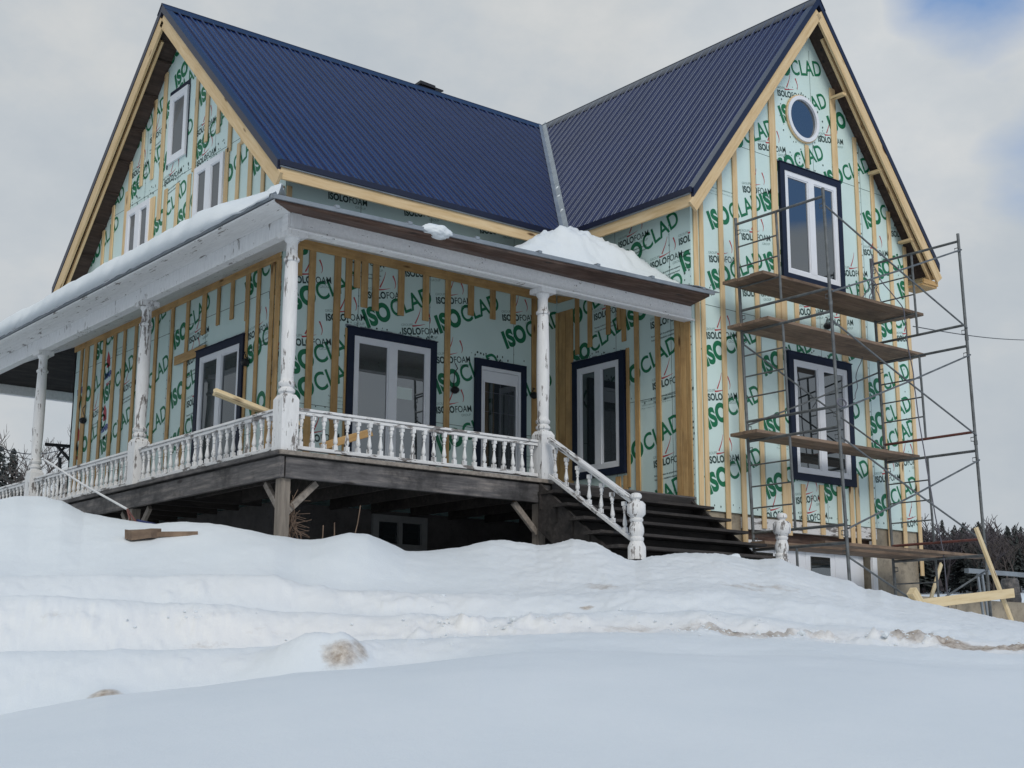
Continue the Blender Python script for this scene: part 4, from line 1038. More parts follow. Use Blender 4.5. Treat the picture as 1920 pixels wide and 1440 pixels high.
for ia, az in enumerate(azs):
    (rA, zA), (rB, zB), (rC, zC), (rD, zD), (rE, zE_), (rF, zF) = [f(az) for f in (fA, fB, fC, fD, fE, fF)]
    pxl = 960+F*math.tan(math.radians(max(-60, min(60, az))))*math.cos(pitch); fd = 1-float(np.clip((pxl-620)/380, 0, 1)); fd = fd*fd*(3-2*fd)
    zD += .014*noise.noise(V((az*.45, 3, 0))); zE_ += .014*noise.noise(V((az*.5, 8, 0))); rD += .12*noise.noise(V((az*.4, 13, 0))); rE += .12*noise.noise(V((az*.45, 17, 0)))
    K = np.array([0, 2.6, rA, rB, rB+.55, rC, rC+.35, rD, rD+.3, rE, rE+.25, rF, rF+.9, rF+2.5, rF+9, 48, 90, 135, 210, 400, 950])
    Zz = np.array([EYE-1.05, EYE-.8, zA, zB, zB-.085*fd+.015*(1-fd), zC, zC-.05*fd+.004*(1-fd), zD, zD-.05*(.25+.75*fd), zE_, zE_-.03*fd+.003*(1-fd), zF, zF-.22, zF-.55, zF-.55, EYE+48*.020, EYE+90*.040, EYE+135*.0485, EYE+210*.053, EYE+400*.052, EYE+950*.045])
    pass
    H[ia] = pchip_rows(K, Zz, rs); KN.append((rB, rC, rD, rE, rF))
KN = np.array(KN)
AZ, RR = np.meshgrid(azs, rs, indexing='ij'); TH = np.radians(AZ+38.67)
X = CAM.x+RR*np.sin(TH); Y = CAM.y+RR*np.cos(TH)
def gauss(px, py, r, sa, sr):
    p = far(px, py, r); a, rr, _ = azr(p); return np.exp(-(((AZ-a)*math.pi/180*RR/sa)**2+((RR-rr)/sr)**2))
def sstep(a, b, x): t = np.clip((x-a)/(b-a), 0, 1); return t*t*(3-2*t)
H += .21*gauss(590, 1225, 8.95, .32, .28)+.06*gauss(655, 1225, 8.9, .10, .2)+.05*gauss(200, 1290, 8.75, .13, .15)
H -= .02*gauss(700, 1240, 8.95, .08, .2)
# noise fields
nz1 = np.zeros_like(H); nz2 = np.zeros_like(H); nz3 = np.zeros_like(H)
for i in range(H.shape[0]):
    if abs(azs[i]) > 23: continue
    for j in range(H.shape[1]):
        if RR[i, j] > 26: break
        p = V((X[i, j], Y[i, j], 0))
        nz1[i, j] = noise.fractal(p*1.1, 1.0, 2.1, 3)
        if RR[i, j] > 7.5:
            nz2[i, j] = noise.fractal(p*4.2, .7, 2.0, 4); nz3[i, j] = noise.fractal(p*13+V((9, 3, 1)), .8, 2., 3)
PXL = 960+F*np.tan(np.radians(AZ))*math.cos(pitch)
rB, rC, rD, rE, rF = [KN[:, k][:, None] for k in range(5)]
rough = sstep(8.35, 8.9, RR)*(1-sstep(0, .5, RR-rF+.0)*.7)
sL = 1-sstep(820, 1050, PXL)
bandL = np.clip(.95*np.exp(-((RR-rD+.40)/.38)**2)+.45*np.exp(-((RR-rC+.35)/.3)**2)+.6*np.exp(-((RR-rE+.3)/.35)**2), 0, 1)*(.55+.45*sstep(150, 450, PXL))
cB = rC+(rD-rC)*.45
bandR = np.exp(-((RR-cB)/.42)**2)
trod = np.clip(bandL*sL+bandR*(1-sL), 0, 1)
slope_r = (1-sL)*sstep(0, .3, RR-rD)*(1-sstep(.2, .8, RR-rF))
patchy = np.clip(.65+1.2*nz1, .3, 1.3)
H += nz1*.016*(1-sstep(30, 60, RR))*sstep(6, 9, RR)+nz1*.006
H += (nz2*(.004+.038*trod*patchy+.010*slope_r)+nz3*(.0025+.024*trod*patchy+.007*slope_r))*rough
H += trod*(1-sL)*.035*patchy
cl = np.abs(nz2)*trod*rough*patchy; H += cl*.035
dirt = np.zeros_like(H)
for px, py, r, sa, sr, k in [(640, 1228, 8.78, .16, .14, .85), (675, 1230, 8.9, .07, .2, .7), (200, 1290, 8.75, .13, .10, .85), (1300, 1205, 10., .3, .3, .55), (1370, 1200, 9.9, .35, .3, .72), (1440, 1195, 9.9, .3, .25, .7), (1530, 1190, 10., .3, .2, .5), (1700, 1185, 10.1, .22, .25, .85), (1790, 1188, 10.1, .2, .25, 1.0), (1825, 1192, 10.05, .16, .2, 1.25), (1890, 1195, 10.1, .3, .2, .9), (1180, 1175, 10.1, .4, .2, .5),
                         (390, 1165, 10.1, .3, .15, .45), (100, 1145, 10.35, .2, .1, .45), (500, 1155, 10.3, .3, .15, .4), (850, 1175, 10.0, .25, .12, .4), (1050, 1155, 10.3, .3, .15, .4), (1150, 1185, 9.7, .2, .1, .35), (1130, 1040, 12.8, .3, .3, .55), (1390, 1060, 13.2, .4, .3, .5), (1420, 1055, 13.5, .3, .2, .5), (1460, 1060, 13.5, .4, .3, .5), (1100, 1125, 11.4, .08, .05, .9), (760, 1215, 9., .08, .08, .45)]:
    dirt = np.maximum(dirt, k*gauss(px, py, r, sa, sr))
dirt = np.maximum(dirt, trod*.18*np.clip(nz2+.4, 0, 1))
old = np.clip(trod*1.0+.25*slope_r, 0, 1)*.8
na, nr = H.shape
verts = np.stack([X.ravel(), Y.ravel(), H.ravel()], 1)
faces = []
idx = np.arange(na*nr).reshape(na, nr)
q = np.stack([idx[:-1, :-1], idx[:-1, 1:], idx[1:, 1:], idx[1:, :-1]], -1).reshape(-1, 4)
vlist = verts.tolist()+[[CAM.x, CAM.y, EYE-1.05]]; ci = len(vlist)-1
flist = q.tolist()+[[ci, int(idx[i, 0]), int(idx[i+1, 0])] for i in range(na-1)]
me = bpy.data.meshes.new('snow_ground'); me.from_pydata(vlist, [], flist); me.materials.append(M['snowground'])
for nm, arr in (('dirt', dirt), ('old', old)):
    at = me.attributes.new(nm, 'FLOAT', 'POINT'); at.data.foreach_set('value', list(arr.ravel())+[0.])
me.polygons.foreach_set('use_smooth', [True]*len(me.polygons)); me.update()
if me.polygons[0].normal.z < 0: me.flip_normals()
gnd = bpy.data.objects.new('snow_ground', me); COL.objects.link(gnd); tag(gnd, 'snow covered ground with trodden ruts rising to the house', kind='structure')
def ground_z(x, y):
    a, r, _ = azr(V((x, y, 0))); i = int(np.clip(np.searchsorted(azs, a), 1, na-1)); j = int(np.clip(np.searchsorted(rs, r), 1, nr-1)); return float(H[i, j])

# crumbs of broken snow along the trodden bands
mb = MB(); rnd = random.Random(77); cnt = 0
ico = bmesh.new(); bmesh.ops.create_icosphere(ico, subdivisions=1, radius=1); IV = [v.co.copy() for v in ico.verts]; IF = [tuple(v.index for v in f.verts) for f in ico.faces]; ico.free()
vis = np.where(np.abs(azs) < 22)[0]
for _ in range(26000):
    ia = rnd.choice(vis); ja = rnd.randrange(20, nr-1)
    if not 8.4 < RR[ia, ja] < 17: continue
    t_ = float(trod[ia, ja])+.10*float(slope_r[ia, ja])
    if (t_ < .62 and PXL[ia, ja] < 800) or t_ < .12 or (t_ < .4 and rnd.random() < .8) or rnd.random() > t_*float(patchy[ia, ja])**2*.6: continue
    x, y, z = X[ia, ja], Y[ia, ja], H[ia, ja]; x += rnd.uniform(-.03, .03); y += rnd.uniform(-.03, .03)
    sz = rnd.uniform(.005, .014) if rnd.random() < .93 else rnd.uniform(.015, .032)
    sx, sy, sz2 = sz*rnd.uniform(.7, 1.4), sz*rnd.uniform(.7, 1.4), sz*rnd.uniform(.5, .9); o_ = V((rnd.uniform(0, 50), 0, 0))
    mb.add([(x+v.x*sx*(1+.5*noise.noise(v*1.7+o_)), y+v.y*sy*(1+.5*noise.noise(v*1.9+o_)), z+sz2*.05+v.z*sz2*(1+.4*noise.noise(v*2.3+o_))) for v in IV], IF, 0, False); cnt += 1
    if cnt > 2600: break
tag(mb.build('snow_crumbs', M['snowground'], autosmooth=False), 'broken crumbs of trodden snow along the ruts', kind='stuff')

# ------------------------------------------------------------------ snow on the porch roof
def snow_layer():
    ny, nu = 150, 16
    vs = []; fs = []
    for i in range(ny+1):
        y = -.36+i*(PY4+.7)/ny
        e = min(1, max(0, (y-.0)/1.6)); th = .05+.25*(e*e*(3-2*e)); th *= 1+.13*noise.noise(V((y*.8, 3, 0)))+.08*noise.noise(V((y*4, 7, 0)))+.05*noise.noise(V((y*11, 2, 0)))
        xw = XL-.02 if y > YM else -EO+.02+(y+.38)*(XL+EO)/(YM+EO)
        xo = -EO-.045+.02*noise.noise(V((y*3, 0, 0)))
        for j in range(nu+1):
            f = j/nu; x = xo+(xw-xo)*f
            base = zl_(y)+.036+(ZW-zl_(y))*max(0, (x+EO))/(XL+EO)
            prof = min(1, (f*max(.1, (xw-xo))/.16))**.5 if j else 0
            z = base+th*prof*(1+.06*noise.noise(V((x*3, y*3, 1))))+ (0.06*e if f > .85 else 0)
            if j == 0: z = base-.03+.02*noise.noise(V((y*6, 1, 0)))
            vs.append((x, y, z))
    for i in range(ny):
        for j in range(nu):
            a = i*(nu+1)+j; fs.append((a, a+1, a+nu+2, a+nu+1))
    # underside
    o = len(vs)
    for i in range(ny+1):
        y = -.36+i*(PY4+.7)/ny; xw = XL-.02 if y > YM else -EO+.02+(y+.38)*(XL+EO)/(YM+EO)
        vs.append((-EO-.02, y, zl_(y)+.034)); vs.append((xw, y, zl_(y)+.036+(ZW-zl_(y))*max(0, (xw+EO))/(XL+EO)))
    for i in range(ny): fs.append((o+2*i, o+2*i+2, o+2*i+3, o+2*i+1)); 
    for i in range(ny):
        a = i*(nu+1); fs.append((a, a+nu+1, o+2*i+2, o+2*i))
    mb = MB(); mb.add(vs, fs, 0, True); return mb.build('roof_snow', M['snow'], autosmooth=False)
tag(snow_layer(), 'long thick layer of snow lying on the left porch roof', 'snow')
def blob(name, c, rad, lab, mat='snow', seed=0, flat_=.0, cat='snow', n=4):
    bm = bmesh.new(); bmesh.ops.create_icosphere(bm, subdivisions=n, radius=1)
    for v in bm.verts:
        d = 1+.22*noise.fractal(v.co*1.6+V((seed, 0, 0)), .8, 2., 4)
        v.co = V((v.co.x*rad[0]*d, v.co.y*rad[1]*d, max(v.co.z, -flat_ if flat_ else -1)*rad[2]*d))
    me = bpy.data.meshes.new(name); bm.to_mesh(me); bm.free(); me.materials.append(M[mat])
    me.polygons.foreach_set('use_smooth', [True]*len(me.polygons))
    o = bpy.data.objects.new(name, me); COL.objects.link(o); o.location = c; return tag(o, lab, cat)
def snow_pile():
    # outline of the heap from eave level, real heap leaning into the inner corner of the roofs
    n = 80; m = 50; vs = []; fs = []
    xs = np.linspace(3.7, 6.07, n)
    for i, x in enumerate(xs):
        x = float(x); zt = float(np.interp(x, [3.7, 4.1, 4.34, 4.6, 4.8, 5.0, 5.17, 5.4, 5.75, 6.07], [3.0, 3.2, 3.40, 3.47, 3.64, 3.80, 3.83, 3.76, 3.58, 3.36]))
        ycen = float(np.interp(x, [4, 5.2, 6.07], [1.7, 1.5, .95]))
        for j in range(m):
            f = j/(m-1); y = -.1+f*(YM-.12+.1)
            base = zf_(x)+.04+(ZW-zf_(x))*(y+EO)/(YM+EO)
            bc = zf_(x)+.04+(ZW-zf_(x))*(ycen+EO)/(YM+EO)
            prof = math.exp(-((y-ycen)/(.62 if y < ycen else .9))**2)
            h = max(0, zt-bc)*prof
            nn = noise.fractal(V((x*4, y*4, 2)), .8, 2., 4)
            z = base-.03+(h+.03)*(1+.12*nn)+(.02*nn+.022*noise.fractal(V((x*11, y*11, 5)), .9, 2., 3))*min(1, h*8)
            vs.append((x+(.02*nn if 0 < i < n-1 else 0), y, z if h > .03 else base-.05))
    for i in range(n-1):
        for j in range(m-1): a = i*m+j; fs.append((a, a+m, a+m+1, a+1))
    mb = MB(); mb.add(vs, fs, 0, True); return mb.build('snow_pile', M['snow'], autosmooth=False)
tag(snow_pile(), 'heap of slid snow on the front porch roof below the roof valley', 'snow')
blob('snow_clump', (1.62, -.38, zf_(1.62)+.03), (.20, .10, .075), 'small clump of snow hanging over the front porch gutter', seed=4)
for i, t in enumerate((.15, .27, .34)):
    p = V((XE1, YE1, ZE)).lerp(V((XRG, YR, ZR)), t); blob('snow_clump', (p.x+.06, p.y, p.z+.06), (.05, .05, .05), ['lowest small snow bit stuck in the roof valley', 'middle small snow bit stuck in the roof valley', 'highest small snow bit stuck in the roof valley'][i], seed=i+9, n=3)['group'] = 'snow bits in the roof valley'
# snow lying on a lower step
blob('step_snow', (4.3, -1.33, -1.00), (.55, .13, .05), 'thin snow ridge lying on a lower porch step', seed=15)

# ------------------------------------------------------------------ loose things
def lumber(p0_, p1_, w, t, nrm, mat, lab, cat='board', group=None, name='loose_board'):
    o = board(name, p0_, p1_, w, t, nrm, M[mat]); return tag(o, lab, cat, group)
# boards over the left rail
for i in range(3):
    a = V((-.40+.03*i, .80, .66+.03*(i % 2))); b = V((.62+.05*i, .78, .41+.03*(i % 2)))
    lumber(a+V((.0, .07*(i-1), .0)), b+V((0, .07*(i-1), 0)), .068, .028, (0, 0, 1), 'fresh', ['new pine board resting on the left rail, nearest the wall window', 'upper new pine board resting on the left rail', 'new pine board resting on the left rail, nearest the corner post'][i], group='new boards poking over the left rail')
a = back(600, 838, 1, 1.2); b = back(690, 812, 1, 1.25); lumber((a.x, 1.2, max(a.z, .03)), (b.x, 1.2, b.z), .09, .04, (0, -1, 0), 'pine_shaded', 'orange board propped behind the front railing')
lumber((.6, 1.3, .17), (1.75, .6, .05), .09, .03, (0, 0, 1), 'fresh', 'short pale board lying on the porch floor near the corner')
lumber((.9, 1.9, .05), (2.3, .95, .05), .12, .03, (0, 0, 1), 'pine', 'flat pine board lying on the porch floor under the wide window')
# snow rake leaning on the railing
mb = MB(); p1_ = far(84, 862, 17.2); p2_ = far(239, 955, 14.9); p3_ = far(262, 990, 14.6)
rk = empty('roof_rake', p3_); tag(rk, 'long white pole of a snow rake leaning from the snow onto the left railing', 'snow rake')
ri = Matrix.Translation(-p3_)
mb.tube([p1_, p1_.lerp(p2_, .5)+V((0, 0, -.02)), p2_], .013, 8); o = mb.build('pole', M['alu'], rk); o.matrix_parent_inverse = ri
mb = MB(); mb.tube([p2_, far(244, 975, 14.8)], .013, 8); mb.tube([p2_, p3_], .011, 8); o = mb.build('handle_joint', M['rust'], rk); o.matrix_parent_inverse = ri
mb = MB(); a = far(258, 979, 14.7); b = far(292, 985, 14.5); mb.prism([a, b, b+V((0, 0, .02)), a+V((0, 0, .03))], (.0, .05, 0)); o = mb.build('blade', M['blueplastic'], rk); o.matrix_parent_inverse = ri
# brown block of old wood in the snow
pb = far(270, 990, 13.7); gz = ground_z(pb.x, pb.y)
mb = MB(); mb.prism([(-.17, -.05, 0), (-.10, -.12, -.02), (.08, -.12, 0), (.17, -.02, 0), (.05, .09, 0), (-.14, .06, 0)], (0, 0, .09)); mb.prism([(.12, -.06, .01), (.52, -.10, .0), (.50, -.02, .0), (.14, .05, .01)], (0, 0, .05))
o = mb.build('wood_block', M['plank']); o.location = (pb.x, pb.y, gz-.01); o.rotation_euler = (.05, -.05, -.5); tag(o, 'brown splintered wood block lying on the snow below the porch', 'wood')
# leaning studs etc by the right edge
a = back(1827, 990, 1, -1.88); b = back(1896, 1170, 1, -2.1); lumber(a, b, .09, .04, (.3, -1, 0), 'fresh', 'long new stud leaning against the right scaffold leg', 'stud')
a = back(1714, 1134, 1, -2.12); b = back(1897, 1112, 1, -2.16); lumber(a, b, .12, .04, (0, -1, 0), 'fresh', 'new board lying level across the snow at the right edge', 'board')
a = back(1703, 1108, 1, -2.22); b = back(1722, 1140, 1, -2.22); lumber(a, b, .12, .09, (0, -1, 0), 'fresh', 'stub of new timber poking out of the snow before the foundation corner', 'stud')
a = back(1763, 1058, 1, -.2); b = back(1740, 1135, 1, -.4); lumber(a, b, .06, .03, (0, -1, 0), 'fresh', 'thin new stud slanting behind the rear right scaffold leg', 'stud')
# low concrete wall, stump, steel stand
zt = back(1800, 1122, 1, .6).z
mb = MB(); mb.box((11.0, .6, -3.2), (12.6, .95, zt)); mb.box((12.62, .6, -3.2), (18, .95, zt-.01)); tag(mb.build('concrete_wall', M['concrete']), 'low stained concrete wall beyond the right corner of the house', 'wall')
c = back(1896, 1125, 1, .8); mb = MB(); mb.lathe([(.17, -.02), (.18, .05), (.16, .2), (.15, .36), (.13, .4)], n=9); o = mb.build('stump', M['oldwood']); o.location = (c.x, .8, zt+.0); tag(o, 'rough weathered stump standing on the concrete wall', 'stump')
mb = MB(); a = back(1812, 1068, 1, 0.2); b = back(1990, 1068, 1, .2); mb.box((a.x, .16, a.z-.05), (b.x, .24, a.z+.02))
for xx in (a.x+.3, a.x+.42): mb.tube([(xx, .2, a.z-.04), (xx+.25, .2, -2.6)], .025, 6)
mb.tube([(a.x+.3, .2, a.z-.45), (a.x-.6, .2, a.z-.5)], .015, 6)
tag(mb.build('steel_stand', M['flash']), 'galvanised steel trestle beyond the scaffold at the right edge', 'trestle')
mb = MB(); a = back(1860, 1168, 1, -.4); mb.box((a.x, -.45, a.z-.04), (a.x+4, -.3, a.z+.03)); tag(mb.build('steel_rail', M['flash']), 'galvanised rail lying low in front of the concrete wall', 'rail')
# dead vine at the corner support post
mb = MB(); rnd = random.Random(5)
for k in range(16):
    b = V((.22+rnd.uniform(-.1, .25), .18+rnd.uniform(-.1, .1), -1.0)); t = V((.16+rnd.uniform(0, .1), .12, -.38-rnd.uniform(0, .25)))
    pts = [b.lerp(t, q/6)+V([rnd.uniform(-.04, .04) for _ in range(3)]) for q in range(7)]; mb.tube(smoothpts(pts, 1), .0045, 4)
    for s in range(2):
        q = pts[rnd.randint(2, 5)]; mb.tube([q, q+V((rnd.uniform(.02, .2), rnd.uniform(-.05, .05), rnd.uniform(-.08, .1)))], .003, 4)
tag(mb.build('dead_vine', M['vine']), 'bare brown vine tangled beside the corner support post', 'vine')
for i, (x0_, y0_, x1_, y1_) in enumerate([(662, 1002, 676, 948), (601, 1012, 606, 985), (624, 1008, 627, 980)]):
    a = back(x0_, y0_+14, 1, -.1); b = back(x1_, y1_, 1, .0); mb = MB(); mb.tube([a, a.lerp(b, .5)+V((.01, 0, 0)), b], .006, 4)
    tag(mb.build('dried_weed', M['vine']), ['tallest dead stem sticking up from the snow below the porch', 'left short dead stem below the porch', 'middle short dead stem below the porch'][i], 'weed', 'dead stems below the porch')
# snow lumps thrown on the slope
rnd = random.Random(11); 
for i, (px, py, r, s) in enumerate([(1375, 1047, 0, .09)]):
    p = back(px, py, 1, -1.62); blob('snow_clod', (p.x, p.y, p.z-.02), (s, s, s*.8), 'dirty snow lump at the right end of the steps', seed=33, n=3)

# ------------------------------------------------------------------ trees
def bare_mesh(h, seed, lv=4, r0=None, fine=.012, nb=5):
    rnd = random.Random(seed); mb = MB()
    def br(p, d, L, r, lev):
        n = 4; pts = [p]; q = p; dd = d
        for k in range(n):
            dd = (dd+V([rnd.uniform(-.16, .16) for _ in range(3)])+V((0, 0, .05))).normalized(); q = q+dd*(L/n); pts.append(q)
        mb.tube(pts, [r*(1-.6*k/n) for k in range(n+1)], 5 if lev > 2 else 3, caps=False)
        if lev <= 0: return
        for k in range(nb+(2 if lev == lv else 0)):
            t = rnd.uniform(.3, 1); i = min(n-1, int(t*n)); b = pts[i].lerp(pts[i+1], t*n-i)
            a = rnd.uniform(0, 6.283); side = V((math.cos(a), math.sin(a), rnd.uniform(.2, .9))).normalized()
            br(b, (dd*.55+side*.75).normalized(), L*rnd.uniform(.42, .62), max(fine, r*.45*(1-.3*t)), lev-1)
    br(V((0, 0, -.5)), V((0, 0, 1)), h*.62, r0 or h*.02, lv)
    return mb
def conifer_mesh(h, seed, rad=None):
    rnd = random.Random(seed); mb = MB(); R = rad or h*.2
    nl = int(h*4.5)
    for k in range(nl):
        f = k/nl; z = h*(.06+.94*f); rr = R*(1-f)**.85*rnd.uniform(.8, 1.15)+.05
        for j in range(9):
            a = rnd.uniform(0, 6.283); L = rr*rnd.uniform(.6, 1.15); c, s = math.cos(a), math.sin(a)
            w = L*.28+.05; tip = (c*L, s*L, z-L*.35); 
            b1 = (-s*w*.5+c*L*.3, c*w*.5+s*L*.3, z-L*.02); b2 = (s*w*.5+c*L*.3, -c*w*.5+s*L*.3, z-L*.08); 
            mb.add([(0, 0, z+.12), b1, tip, b2], [(0, 1, 2), (0, 2, 3)])
            for q in range(2):
                g = rnd.uniform(.4, .95); o2 = rnd.uniform(-.5, .5)*w
                mb.add([(c*L*g, s*L*g, z-L*.3*g), (c*L*g-s*w+o2, s*L*g+c*w, z-L*.3*g-.1), (c*L*(g+.2), s*L*(g+.2), z-L*.35*g-.25)], [(0, 1, 2)])
    return mb
def tree_thing(name, mbs, loc, rz, sc, lab, cat, group):
    t = empty(name, loc); tag(t, lab, cat, group); t.rotation_euler = (0, 0, rz); t.scale = (sc,)*3
    return t
bare = [bare_mesh(9, s, 4, nb=4, fine=.014) for s in (3, 8)]
bare_obj = []; con_obj = []
def add_bare(loc, rz, sc, k, lab, group):
    t = tree_thing('bare_tree', None, loc, rz, sc, lab, 'tree', group)
    if k < len(bare_obj): o = copy_part(bare_obj[k], t)
    else: o = bare[k].build('branches', M['bark'], t); bare_obj.append(o)
    return t
# left: bare trees behind the far railing
spots = [(40, 40, 1.0, 'slender bare tree left of the far porch post'), (62, 46, 1.2, 'taller bare tree just behind the far porch post'), (102, 42, .95, 'spreading bare tree right of the far porch post'), (8, 52, 1.15, 'bare tree at the left edge above the dark evergreens')]
for i, (px, r, s, lab) in enumerate(spots):
    p = far(px, 950, r); p.z = -.8 if r < 45 else -.3
    add_bare((p.x, p.y, p.z), i*1.3, s*.62, i % 2, lab, 'bare trees behind the railing')
def add_con(k, loc, rz, sc, lab, group, wd=1.):
    t = tree_thing('conifer', None, loc, rz, sc, lab, 'tree', group); t.scale = (sc*wd, sc*wd, sc)
    if k < len(con_obj): 
        copy_part(con_obj[k][0], t); copy_part(con_obj[k][1], t)
    else:
        c_ = conifer_mesh(9, k+2).build('crown', M['needles'], t); m2 = MB(); m2.tube([(0, 0, -1), (0, 0, 8.5)], [.16, .03], 6); tr = m2.build('trunk', M['bark'], t); con_obj.append((c_, tr))
    return t
for i, (px, r, s, lab) in enumerate([(-8, 44, .38, 'dark evergreen at the left edge behind the railing'), (18, 46, .40, 'dark evergreen second from the left edge'), (36, 43, .30, 'shorter dark evergreen beside the bare trees'), (52, 47, .25, 'smallest dark evergreen beneath the bare trees')]):
    p = far(px, 950, r); add_con(i % 2, (p.x, p.y, -.2), i*2, s*1.35, lab, 'evergreens behind the railing', 1.6)
# right: wooded hillside
def hz(p): return ground_z(p.x, p.y)
rnd = random.Random(21)
skyl = [(1733, .86), (1752, 1.05), (1768, .95), (1785, 1.12), (1800, .98), (1838, .8), (1872, 1.0), (1893, .98), (1912, 1.05), (1932, 1.0), (1850, .85), (1820, .75)]
names_ = ['beside the house foundation', 'second from the house', 'third from the house', 'dark tall one left of the thin scaffold cable', 'right of the thin scaffold cable', 'left of the leaning stud', 'just right of the scaffold leg', 'second right of the scaffold leg', 'next to the right edge of the view', 'at the very right edge', 'small one right behind the scaffold leg', 'small one behind the leaning stud top']
for i, (px, s) in enumerate(skyl):
    p = far(px, 1090, 150+rnd.uniform(-8, 12)); p.z = hz(p); add_con(i % 2, tuple(p), rnd.uniform(0, 6), s*.55, 'dark conifer on the far hill, '+names_[i], 'conifers on the far hill', 1.25)
for i, (px, s) in enumerate([(1741, 1.0), (1775, .9), (1832, 1.0), (1847, 1.05), (1862, 1.1), (1885, 1.0), (1903, 1.0), (1925, 1.1)]):
    p = far(px, 1090, 146+rnd.uniform(-6, 10)); p.z = hz(p); t = add_bare(tuple(p), rnd.uniform(0, 6), s*.6, i % 2, 'bare tree on the far hill '+['nearest the house foundation', 'just left of the hanging cable', 'behind the leaning stud', 'at the foot of the scaffold leg', 'just right of the scaffold leg', 'between two dark conifers right of the scaffold leg', 'left of the right view edge', 'cut by the right view edge'][i], 'bare trees on the far hill')
# mass of the wood
mb = MB(); bm_ = bare_mesh(9, 31, 3, nb=5, fine=.05); cm_ = conifer_mesh(9, 40)
def addcopy(src, mi, p, rz, sc, wd=1.):
    c, s = math.cos(rz), math.sin(rz)
    mb.add([(p.x+(x*c-y*s)*sc*wd, p.y+(x*s+y*c)*sc*wd, p.z+z*sc) for x, y, z in src.v], src.f, mi)
for k in range(430):
    px = rnd.uniform(1560, 2350) if k % 4 else rnd.uniform(-500, 200); p = far(px, 1090, rnd.uniform(142, 200)); p.z = hz(p)
    addcopy(bm_ if k % 3 else cm_, 0 if k % 3 else 1, p, rnd.uniform(0, 6), rnd.uniform(.62, .84), 1.4)
tag(mb.build('woods', [M['woods'], M['needles']]), 'dense leafless wood covering the far hillside', kind='stuff')
# small shed with dark braces behind the left railing
sh = empty('shed', far(122, 860, 30)); tag(sh, 'weathered brown shed gable with dark roof edge behind the left railing', 'shed')
p = sh.location.copy(); p.z = -1.5; sh.location = p; sh.scale = (.55, .55, .62)
mb = MB(); mb.prism([(-.9, 0, 0), (2.5, 0, 0), (2.5, 0, 3.2), (1.2, 0, 4.7), (-.1, 0, 3.1), (-.9, 0, 2.6)], (0, 3, 0)); o = mb.build('wall', M['plank'], sh)
mb = MB(); mb.prism([(-1.0, -.1, 2.45), (-.1, -.1, 3.15), (1.2, -.1, 4.85), (1.2, -.1, 5.0), (-.15, -.1, 3.3), (-1.1, -.1, 2.6)], (0, 3.2, 0)); mb.build('roof', M['black'], sh)
fr = empty('timber_frame', far(100, 850, 24)); tag(fr, 'dark crossed metal arms just above the left railing', 'frame')
a, b = far(84, 833, 24), far(134, 837, 24); c_, d_ = far(104, 833, 24.05), far(130, 862, 24.05); e_, f_ = far(121, 838, 24.1), far(107, 858, 24.1)
mb = MB(); mb.tube([a, b], .03, 6); mb.tube([c_, d_], .03, 6); mb.tube([e_, f_], .022, 6); mb.tube([far(112, 858, 24), far(112, 990, 24)], .03, 6)
o = mb.build('arm', M['black'], fr); o.matrix_parent_inverse = Matrix.Translation(-fr.location)

# ------------------------------------------------------------------ sky and light
w = bpy.data.worlds.new('World'); SC.world = w; w.use_nodes = True; nt = w.node_tree
bg = nt.nodes['Background']; bg.inputs['Strength'].default_value = .1
SUN_EL, SUN_AZ = 38., 202.     # azimuth measured clockwise from +Y
sky = N(nt, 'ShaderNodeTexSky'); sky.sky_type = 'NISHITA'; sky.sun_disc = False; sky.sun_elevation = math.radians(SUN_EL); sky.sun_rotation = math.radians(SUN_AZ)
tc = N(nt, 'ShaderNodeTexCoord'); D = tc.outputs['Generated']
mp = N(nt, 'ShaderNodeMapping'); nt.links.new(D, mp.inputs['Vector']); mp.inputs['Scale'].default_value = (1, 1, 2.0)
n1_ = tex(nt, mp.outputs[0], 2.3, 6, .55); 
mp2 = N(nt, 'ShaderNodeMapping'); nt.links.new(D, mp2.inputs['Vector']); mp2.inputs['Scale'].default_value = (1, 1, 1.6); mp2.inputs['Location'].default_value = (3.1, 1.2, .4)
n2_ = tex(nt, mp2.outputs[0], 4.5, 7, .6)
cloud = ramp(nt, n2_, [(.30, (4.15, 4.65, 5.15)), (.5, (4.75, 5.15, 5.5)), (.64, (5.5, 5.7, 5.8)), (.78, (6.3, 6.35, 6.3))])
# openings in the cloud: patches where blue shows
def madd_(a, b):
    n = N(nt, 'ShaderNodeMath', operation='MULTIPLY'); nt.links.new(a, n.inputs[0]); nt.links.new(b, n.inputs[1]); return n.outputs[0]
def patch(direction, c0, c1):
    d = V(direction).normalized(); vm = N(nt, 'ShaderNodeVectorMath', operation='DOT_PRODUCT'); nt.links.new(D, vm.inputs[0]); vm.inputs[1].default_value = d
    mr = N(nt, 'ShaderNodeMapRange'); mr.inputs['From Min'].default_value = c0; mr.inputs['From Max'].default_value = c1; nt.links.new(vm.outputs['Value'], mr.inputs['Value']); return mr.outputs[0]
def madd(a, b, op='ADD'):
    n = N(nt, 'ShaderNodeMath', operation=op)
    for s, v in ((n.inputs[0], a), (n.inputs[1], b)):
        if isinstance(v, (int, float)): s.default_value = v
        else: nt.links.new(v, s)
    return n.outputs[0]
d1 = ray(1800, 5); d2 = ray(1990, 330)
P1 = patch(d1, math.cos(math.radians(4.2)), 1.0); P2 = patch(d2, math.cos(math.radians(5)), 1.0)
P3 = patch((.46, .12, .88), math.cos(math.radians(35)), math.cos(math.radians(25)))
P4 = patch((.76, -.58, .42), math.cos(math.radians(27)), math.cos(math.radians(17)))
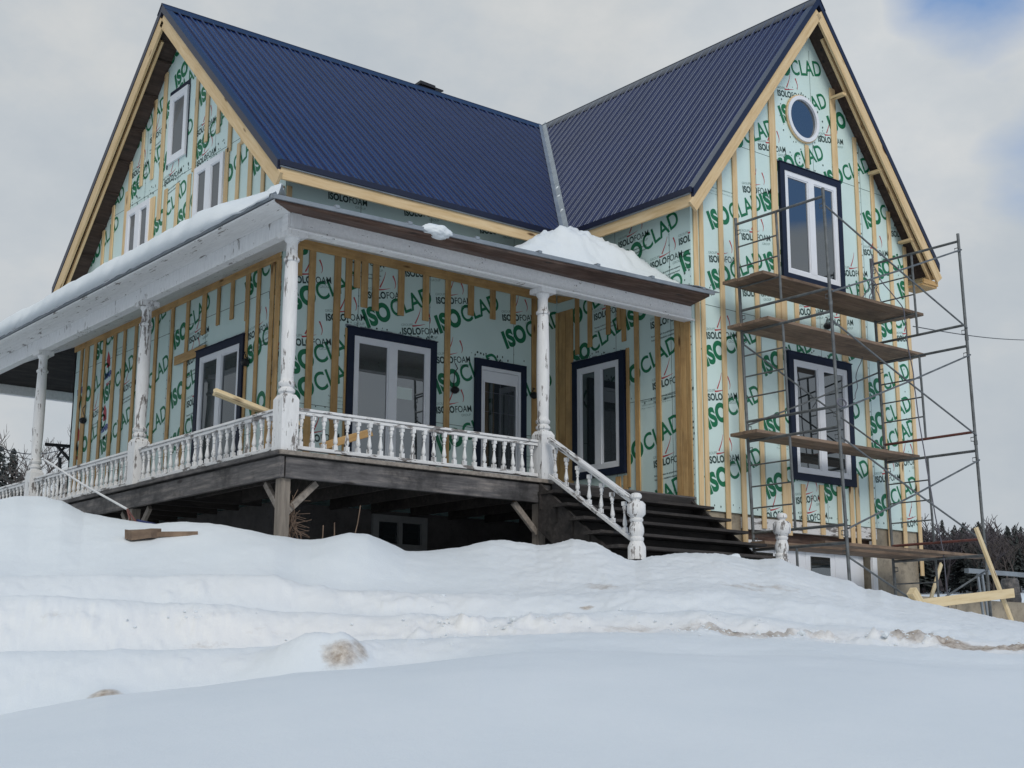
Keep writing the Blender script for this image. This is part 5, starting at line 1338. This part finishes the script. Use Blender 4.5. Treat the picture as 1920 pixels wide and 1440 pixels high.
sx = N(nt, 'ShaderNodeSeparateXYZ'); nt.links.new(D, sx.inputs[0]); zc = N(nt, 'ShaderNodeMapRange'); zc.interpolation_type = 'SMOOTHSTEP'; zc.inputs['From Min'].default_value = .298; zc.inputs['From Max'].default_value = .33; nt.links.new(sx.outputs[2], zc.inputs['Value'])
P4 = madd_(P4, zc.outputs[0])
s_ = madd(madd(P1, .38, 'MULTIPLY'), madd(madd(P2, .36, 'MULTIPLY'), madd(madd(P3, P4, 'MAXIMUM'), .75, 'MULTIPLY')))
s_ = madd(s_, madd(n1_, -.5)); s_ = madd(s_, madd(madd(n2_, -.5), .55, 'MULTIPLY')); 
hole = ramp(nt, s_, [(.19, (0, 0, 0)), (.48, (1, 1, 1))])
blue = mix(nt, 1.0, sky.outputs[0], (1.0, 1.0, 1.0), 'MULTIPLY')
blue = mix(nt, .6, blue, (1.15, 2.9, 6.4))
P5 = patch(ray(-10, 380), math.cos(math.radians(5)), 1.0); P6 = patch(ray(1560, 180), math.cos(math.radians(9)), 1.0)
brt = madd(madd(madd(P5, .10, 'MULTIPLY'), madd(P6, .30, 'MULTIPLY')), madd(n2_, 1.6, 'MULTIPLY'), 'MULTIPLY')
cloud = mix(nt, brt, cloud, (8.2, 8.2, 8.1))
P7 = patch((.02, .62, .78), math.cos(math.radians(23)), math.cos(math.radians(8)))  # extra bright cloud added outside the view to lighten the wing roof's reflection
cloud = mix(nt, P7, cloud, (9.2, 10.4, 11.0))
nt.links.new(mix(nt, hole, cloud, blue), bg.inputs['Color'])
sd = bpy.data.lights.new('sun', 'SUN'); sd.energy = 1.35; sd.angle = math.radians(24); sd.color = (1, .96, .9)
so = bpy.data.objects.new('sun', sd); COL.objects.link(so)
el, az_ = math.radians(SUN_EL), math.radians(SUN_AZ)
dirn = V((math.sin(az_)*math.cos(el), math.cos(az_)*math.cos(el), math.sin(el)))
so.rotation_euler = dirn.to_track_quat('Z', 'Y').to_euler()
SC.view_settings.view_transform = 'Standard'; SC.view_settings.look = 'None'; SC.view_settings.exposure = .12; SC.view_settings.gamma = 1
